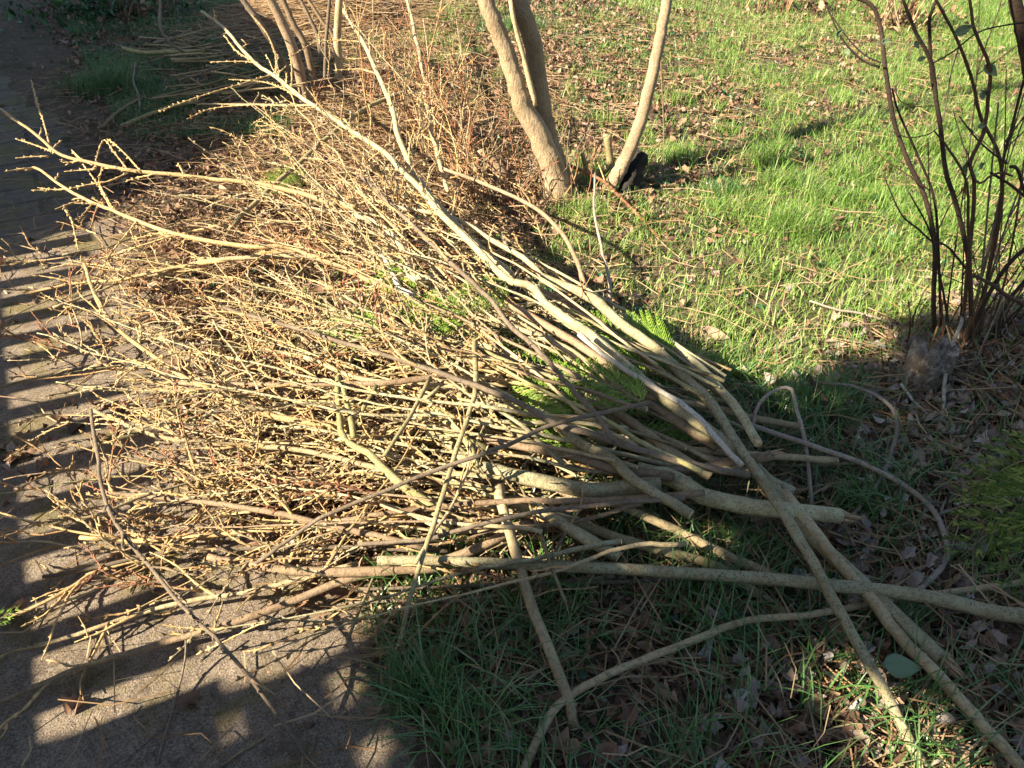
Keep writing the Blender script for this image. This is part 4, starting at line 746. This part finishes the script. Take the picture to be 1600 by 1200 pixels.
tag(blades('long_lawn_grass', scatter(14000, -.2, 3.6, 2.0, 6.0, d_tuft), .07, .135, .004, GRASS, .7, rshift=.05), kind='stuff')
def d_shade(x, y, u, v, a, b):
    c = np.clip(hn(x, y, 6, 4) * .7 + hn(x, y, 14, 5) * .5 - .42, 0, 1) * 2.2
    r = np.exp(-(((x - 1.7) / .45) ** 2 + ((y - 2.0) / .5) ** 2))
    return c * (u > .27) * (y < 2.3) * (x > -.35) * (1 - r) * np.where(v < 1.25, 1, .5) * np.where((x > .9) & (y < 1.9), .55, 1) * (1 - .85 * np.exp(-(((x - .64) / .2) ** 2 + ((y - .9) / .13) ** 2)))
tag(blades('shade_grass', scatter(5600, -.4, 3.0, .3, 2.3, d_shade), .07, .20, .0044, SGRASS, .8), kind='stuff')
def d_far(x, y, u, v, a, b):
    return np.clip(hn(x, y, 1.6, 6) * .9 + hn(x, y, 5, 8) * .4 - .25, 0, 1) * (u > .3) * (x < -1.2) * (y > 4.6) * (a < 460)
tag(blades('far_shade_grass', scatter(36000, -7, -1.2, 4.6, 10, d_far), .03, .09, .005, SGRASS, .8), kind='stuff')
def tuft(label, x, y, n, r, L, m):
    p = P(x, y); pts = np.stack([p.x + nr.normal(0, r, n), p.y + nr.normal(0, r * .8, n)], -1)
    o = blades('grass_tuft', pts, L * .6, L * 1.1, .0036, m, .6); tag(o, label, 'grass tuft')
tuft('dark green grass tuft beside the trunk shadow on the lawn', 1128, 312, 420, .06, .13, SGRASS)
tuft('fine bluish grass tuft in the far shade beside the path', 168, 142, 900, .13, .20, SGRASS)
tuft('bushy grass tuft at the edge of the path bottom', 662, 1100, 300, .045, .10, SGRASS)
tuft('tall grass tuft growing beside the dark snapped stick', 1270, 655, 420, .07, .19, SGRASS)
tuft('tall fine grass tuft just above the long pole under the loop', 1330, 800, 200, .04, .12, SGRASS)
tuft('long bright grass tuft standing in the sunny lawn right of the trunks', 1240, 370, 520, .065, .14, GRASS)
tuft('grass tuft at the foot of the twin trunks', 905, 345, 420, .07, .11, GRASS)
tuft('grass tuft below the splintered branch end', 1155, 855, 260, .035, .10, SGRASS)
tuft('lush grass clump at the far left of the lawn', 800, 50, 900, .15, .16, SGRASS)
tuft('narrow grass tuft between the crossing poles', 1400, 985, 170, .035, .12, SGRASS)
def leaves(name, pts, size, m, zlift=.02, kind='stuff', flat=.35):
    n = len(pts); x, y = pts[:, 0], pts[:, 1]; S = size * np.clip(nr.lognormal(0, .38, n), .4, 1.75); yaw = nr.uniform(0, 6.28, n); ti = nr.normal(0, flat, n); ro = nr.normal(0, flat, n)
    asp = nr.uniform(.38, .75, n); cu = nr.uniform(-1.0, 2.2, n); cl = nr.uniform(-1, 3.0, n); lob = nr.uniform(0, .3, n); z0 = gz(x, y) + nr.random(n) ** 2 * zlift + .004
    R, C = 6, 3; V = np.zeros((n, R, C, 3))
    for i in range(R):
        t = i / (R - 1); w_ = np.sin(np.pi * (t * .93 + .05)) * asp * .5 * (1 + lob * (1 if i % 2 else -1))
        for j in range(C):
            k = j - 1; lx = (t - .5) * S; ly = k * w_ * S; lz = cu * S * (t - .5) ** 2 + cl * S * (k * w_) ** 2 * 2 + nr.normal(0, .05, n) * S
            y2 = ly * np.cos(ro) - lz * np.sin(ro); z2 = ly * np.sin(ro) + lz * np.cos(ro)
            x3 = lx * np.cos(ti) + z2 * np.sin(ti); z3 = -lx * np.sin(ti) + z2 * np.cos(ti)
            V[:, i, j, 0] = x + x3 * np.cos(yaw) - y2 * np.sin(yaw); V[:, i, j, 1] = y + x3 * np.sin(yaw) + y2 * np.cos(yaw); V[:, i, j, 2] = z0 + z3
    mn = V[:, :, :, 2].min(axis=(1, 2)); V[:, :, :, 2] += np.maximum(0, (gz(x, y) + .002) - mn)[:, None, None]
    b = (np.arange(n) * R * C)[:, None, None]; q = np.array([[i * C + j, i * C + j + 1, (i + 1) * C + j + 1, (i + 1) * C + j] for i in range(R - 1) for j in range(C - 1)])[None]
    o = npmesh(name, V.reshape(-1, 3), (b + q).reshape(-1, 4), m, np.repeat(np.clip(nr.beta(1.6, 1.6, n), 0, 1), R * C))
    return tag(o, kind=kind)
def d_litter(x, y, u, v, a, b):
    mid = np.exp(-(((a - 700) / 260) ** 2 + ((b - 260) / 200) ** 2)) * .9 + .5 * (y > 3.2) * (1 - lushness(x, y)) + .10 * (y > 2.2) + .45 * np.exp(-(((a - 1130) / 240) ** 2 + ((b - 130) / 130) ** 2)) * (hn(x, y, 2.1, 31) + .1)
    edge = np.exp(-((u - .3) / .35) ** 2) * .9 * (v > 1.25) * (v < 4.5)
    strip2 = np.exp(-((v - 2.35 - .1 * u) / .16) ** 2) * (u < .3) * (u > -.6) * .9
    low = .55 * (v < 1.3) * (u > .3) + .9 * np.exp(-(((x - 1.65) / .5) ** 2 + ((y - 1.9) / .55) ** 2)) + .9 * np.exp(-(((x - .75) / .3) ** 2 + ((y - .9) / .2) ** 2))
    pile = pileden(x, y) * .8
    path = (u < .2); base = np.where(path, strip2 + .035 + .5 * np.exp(-((u - .2) / .12) ** 2) * (v > 1.3), np.maximum.reduce([mid, edge, low, pile]))
    return base * (.35 + .9 * hn(x, y, 5, 12)) * np.where((x < -1.5) & (y > 4.3), .45, 1)
leaves('leaf_litter', scatter(26000, -5, 6, .3, 9.5, d_litter, 1.35), .036, LEAF, .03)
leaves('fine_leaf_crumbs', scatter(33000, -4, 4.5, .3, 8, d_litter, 1.5), .016, LEAF, .015)
WLEAF = leafmat('weathered_leaves', [(0, (.12, .085, .065)), (.4, (.26, .20, .16)), (.75, (.36, .30, .25)), (1, (.48, .44, .40))], .1, .7, .25, True)
leaves('weathered_leaf_litter', scatter(1900, .4, 2.4, .75, 2.8, lambda x, y, u, v, a, b: np.exp(-(((a - 1470) / 150) ** 2 + ((b - 720) / 150) ** 2)) + .35 * np.exp(-(((a - 1250) / 300) ** 2 + ((b - 1090) / 110) ** 2))), .033, WLEAF, .06, flat=.55)
def d_ivy(x, y, u, v, a, b):
    return (np.exp(-(((a - 330) / 90) ** 2 + ((b - 480) / 60) ** 2)) * .5 + np.exp(-(((a - 380) / 70) ** 2 + ((b - 205) / 25) ** 2)) * .7 + np.exp(-(((a - 180) / 120) ** 2 + ((b - 30) / 40) ** 2)) + .5 * np.exp(-(((a - 900) / 160) ** 2 + ((b - 90) / 90) ** 2)) + .35 * np.exp(-(((a - 740) / 80) ** 2 + ((b - 1010) / 60) ** 2)) + .13) * (u > .25) * np.clip(hn(x, y, 7, 21) * 2 - .6, 0, 1)
leaves('ground_ivy', scatter(5200, -5, 3, .75, 9, d_ivy), .026, IVY, .03, flat=.5)
# individual bigger leaves that can be told apart
one_leaf('green_leaf', P(1408, 1042, .10), .085, .05, -.05, .1, .35, GLEAF, .7, 'large smooth grey green leaf standing in the grass at lower right', 'leaf', curl=.1)
one_leaf('black_leaf', P(1198, 940, .05), .04, .032, -.7, .2, -.4, BLEAF, .5, 'black withered leaf stuck on the pole ends, upper of two', 'leaf', lobes=.15)
one_leaf('black_leaf', P(1190, 972, .04), .045, .036, .6, .2, -.4, BLEAF, .5, 'black withered leaf on the fork of the stick, lower of two', 'leaf', lobes=.15)
one_leaf('curled_leaf', P(1117, 526, .03), .11, .05, -.5, .1, .6, LEAF, .85, 'big curled tan leaf catching the sun at the shade edge', 'leaf', curl=.5)
one_leaf('dead_leaf', P(585, 1110, .012), .04, .022, .1, .05, .1, LEAF, .55, 'single tan pointed leaf on the path beside the grass tuft', 'leaf', curl=.15)
one_leaf('dead_leaf', P(790, 1010, .03), .055, .036, .3, .3, .2, LEAF, .62, 'pale curled leaf lying in dark grass left of the leaning stick', 'leaf', curl=.4)
one_leaf('dead_leaf', P(965, 308, .02), .05, .045, .9, -.9, .2, LEAF, .75, 'upright orange brown leaf against the cut stool of the pale trunk', 'leaf', curl=.3)
dp = scatter(150, -.4, 2.2, .78, 2.2, lambda x, y, u, v, a, b: (u > .3) * (v < 1.25) * (.3 + (x > .6)))
for i in range(len(dp)):
    x, y = dp[i]; one_leaf('fallen_leaf', Vector((x, y, float(gz(x, y)) + .012 + .012 * rng.random())), rng.uniform(.03, .065), rng.uniform(.018, .036), rng.uniform(0, 6.28), rng.gauss(0, .35), rng.gauss(0, .4), LEAF, min(1, max(0, rng.gauss(.42, .25))), 'curled brown dead leaf lying in the shaded grass below the pile', 'leaf', group='dead leaves in the shaded grass', curl=rng.uniform(.1, .7), lobes=rng.choice((0, 0, .2, .3)))
# loose twigs on the ground
tw = scatter(120, -3.2, 3, .8, 6, lambda x, y, u, v, a, b: np.where(u < .2, .25, .6) * (y < 6))
for i in range(len(tw)):
    x, y = tw[i]; rr = random.Random(i); a = rr.uniform(0, 6.28); L = rr.uniform(.06, .28); p = Vector((x, y, float(gz(x, y)) + .014)); mb = MB()
    twig_mesh(mb, wander(p, Vector((math.cos(a), math.sin(a), .05)), L, rr, .14), .0022, .0012, i, .05, .3); e_ = mb.build('loose_twig', M[rr.choice(('tan', 'brown', 'grey', 'dull', 'straw'))])
    tag(e_, 'thin dry twig lying loose on the ground', 'twig', 'loose dry twigs on the ground')
# straw coloured stalks: the heap at the back, and the fine twig litter behind and under the pile
def stalks(name, X, Y, zz, L, az, W, m, lo, hi):
    n = len(X); dz = nr.normal(0, .12, n); dx_, dy_ = np.cos(az) * L, np.sin(az) * L; V = np.zeros((n, 6, 3)); bd = nr.normal(0, .14, n) * L; g = gz(X, Y)
    for j, (t, k) in enumerate(((0, -1), (0, 1), (.5, -1), (.5, 1), (1, -1), (1, 1))):
        c = bd * (1 - 4 * (t - .5) ** 2)
        V[:, j, 0] = X + dx_ * (t - .5) - np.sin(az) * (W * k + c); V[:, j, 1] = Y + dy_ * (t - .5) + np.cos(az) * (W * k + c); V[:, j, 2] = zz + dz * L * (t - .5) + (.25 - (t - .5) ** 2) * .12 * L + (.002 if k > 0 else 0)
    V[:, :, 2] = np.maximum(V[:, :, 2], .006) + g[:, None]
    tag(npmesh(name, V.reshape(-1, 3), ((np.arange(n) * 6)[:, None, None] + np.array([[0, 1, 3, 2], [2, 3, 5, 4]])[None]).reshape(-1, 4), m, np.repeat(nr.uniform(lo, hi, n), 6)), kind='stuff')
n = 4600; cx = nr.normal(0, 1, n); cy = nr.normal(0, 1, n); c = P(510, 30)
stalks('dry_stalk_litter', c.x + cx * .42, c.y + cy * .55, np.abs(nr.normal(0, .17, n)) * np.exp(-(cx ** 2 + cy ** 2) / 3) + .012, nr.uniform(.15, .7, n), nr.normal(.1, .8, n), nr.uniform(.0015, .006, n), BRAC, .1, 1)
def d_tw(x, y, u, v, a, b): return np.exp(-(((a - 620) / 210) ** 2 + ((b - 280) / 150) ** 2)) + .6 * np.exp(-(((a - 330) / 150) ** 2 + ((b - 420) / 70) ** 2)) + .25 * pileden(x, y) * (u > .1) + .05 * (u > .25) + .9 * np.exp(-(((a - 1480) / 130) ** 2 + ((b - 700) / 140) ** 2)) + .35 * (v < 1.2) * (u > .3) + .06 * (u < .25)
tp = scatter(23000, -3.5, 4, .3, 8, d_tw); n = len(tp)
stalks('fine_twig_litter', tp[:, 0], tp[:, 1], np.abs(nr.normal(0, .03, n)) + .008, nr.uniform(.04, .26, n), nr.uniform(0, 6.28, n), nr.uniform(.0007, .0018, n), BRAC, .25, 1)
# second brush heap in the far shade
for (lab, pts, d0, d1, m) in (('mossy stick with a white cut end topping the far shaded heap', [(193, 76, .16), (230, 82, .16), (280, 81, .15), (320, 79, .14)], 7, 5, 'moss'), ('long pale stick sloping from the far heap towards the path', [(158, 200, .03), (185, 175, .06), (215, 155, .09)], 5, 4, 'olive'), ('thick mossy stick at the near edge of the far heap', [(190, 197, .04), (230, 180, .05), (275, 165, .06), (310, 158, .06)], 8, 8, 'moss'), ('grey crooked twig standing at the left end of the far heap', [(220, 185, .02), (217, 150, .1), (208, 125, .17), (211, 97, .22)], 3, 2, 'grey'), ('long arching cane dropping over the far heap', [(250, 0, .5), (250, 40, .38), (262, 65, .28), (300, 88, .15)], 4, 4, 'dull')):
    br(lab, m, pts, d0, d1, name='far_stick', cat='stick', cut='pale' if 'white' in lab else None)
for i in range(75):
    rr = random.Random(7000 + i); x, y = rr.uniform(205, 430), rr.uniform(55, 165); p = P(x, y, .02 + .2 * rr.random() * math.exp(-((x - 310) / 90) ** 2)); a = rr.gauss(.15, .35); L = rr.uniform(.3, .8)
    d = Vector((math.cos(a), math.sin(a), rr.gauss(0, .1)))
    make_branch('far_stick', 'stick', 'thin cut stick in the second brush heap in the far shade', rr.choice(('tan', 'straw', 'grey', 'olive', 'tan')), wander(p, d, L, rr, .08, 0, 4), rr.choice((.007, .009, .013)), .005, group='sticks of the far shaded heap', seed=7500 + i, sides=5, cut='cut' if i % 3 == 0 else None)
# dark ivy clad bush base, far left; dry clumps at the top of the lawn
def clump(name, label, cat, c, n, r, h, m, lm=None, nl=0, seed=0, lean=.35):
    root = empty(name, c, label, cat); rr = random.Random(seed)
    for i in range(n):
        p = c + Vector((rr.gauss(0, r * .5), rr.gauss(0, r * .5), 0)); p.z = .0; mb = MB()
        twig_mesh(mb, wander(p, Vector((rr.gauss(0, lean), rr.gauss(0, lean), 1)), h * rr.uniform(.5, 1.1), rr, .14), .006, .003, i, .05, 0); mb.build('stem', M[rr.choice(m)], root)
    if lm:
        pts = np.stack([c.x + nr.normal(0, r, nl), c.y + nr.normal(0, r, nl)], -1); o = leaves('foliage', pts, .06, lm, h * .9, None, .9)
        me = o.data; a = np.zeros(len(me.vertices) * 3, np.float32); me.vertices.foreach_get('co', a); me.vertices.foreach_set('co', (a.reshape(-1, 3) - np.array(c, np.float32)).ravel()); o.parent = root
    return root
clump('ivy_bush', 'dark ivy clad bush base at the top left in shade', 'bush', P(160, 28), 14, .4, .5, ('dark', 'vine'), IVY, 520, 1)
clump('dead_fern_clump', 'brown dead fern clump in the far shade beside the ivy', 'plant', P(225, 30), 40, .25, .7, ('brown', 'vine', 'dull'), LEAF, 120, 2)
clump('dry_clump', 'brown dry plant clump at the top right of the lawn', 'plant', P(1405, 50), 42, .22, .6, ('vine', 'brown', 'straw'), BRAC, 110, 3, .28)
clump('far_shrub', 'cluster of brown shrub stems at the top edge of the lawn', 'shrub', P(1205, 22), 18, .2, .9, ('brown', 'amber', 'vine'), None, 0, 4, .2)
clump('dark_brush', 'low dark heap of twigs at the top edge right of the shrub stems', 'brush heap', P(1280, 20), 26, .3, .3, ('dark', 'vine', 'dull'), LEAF, 80, 5, .8)
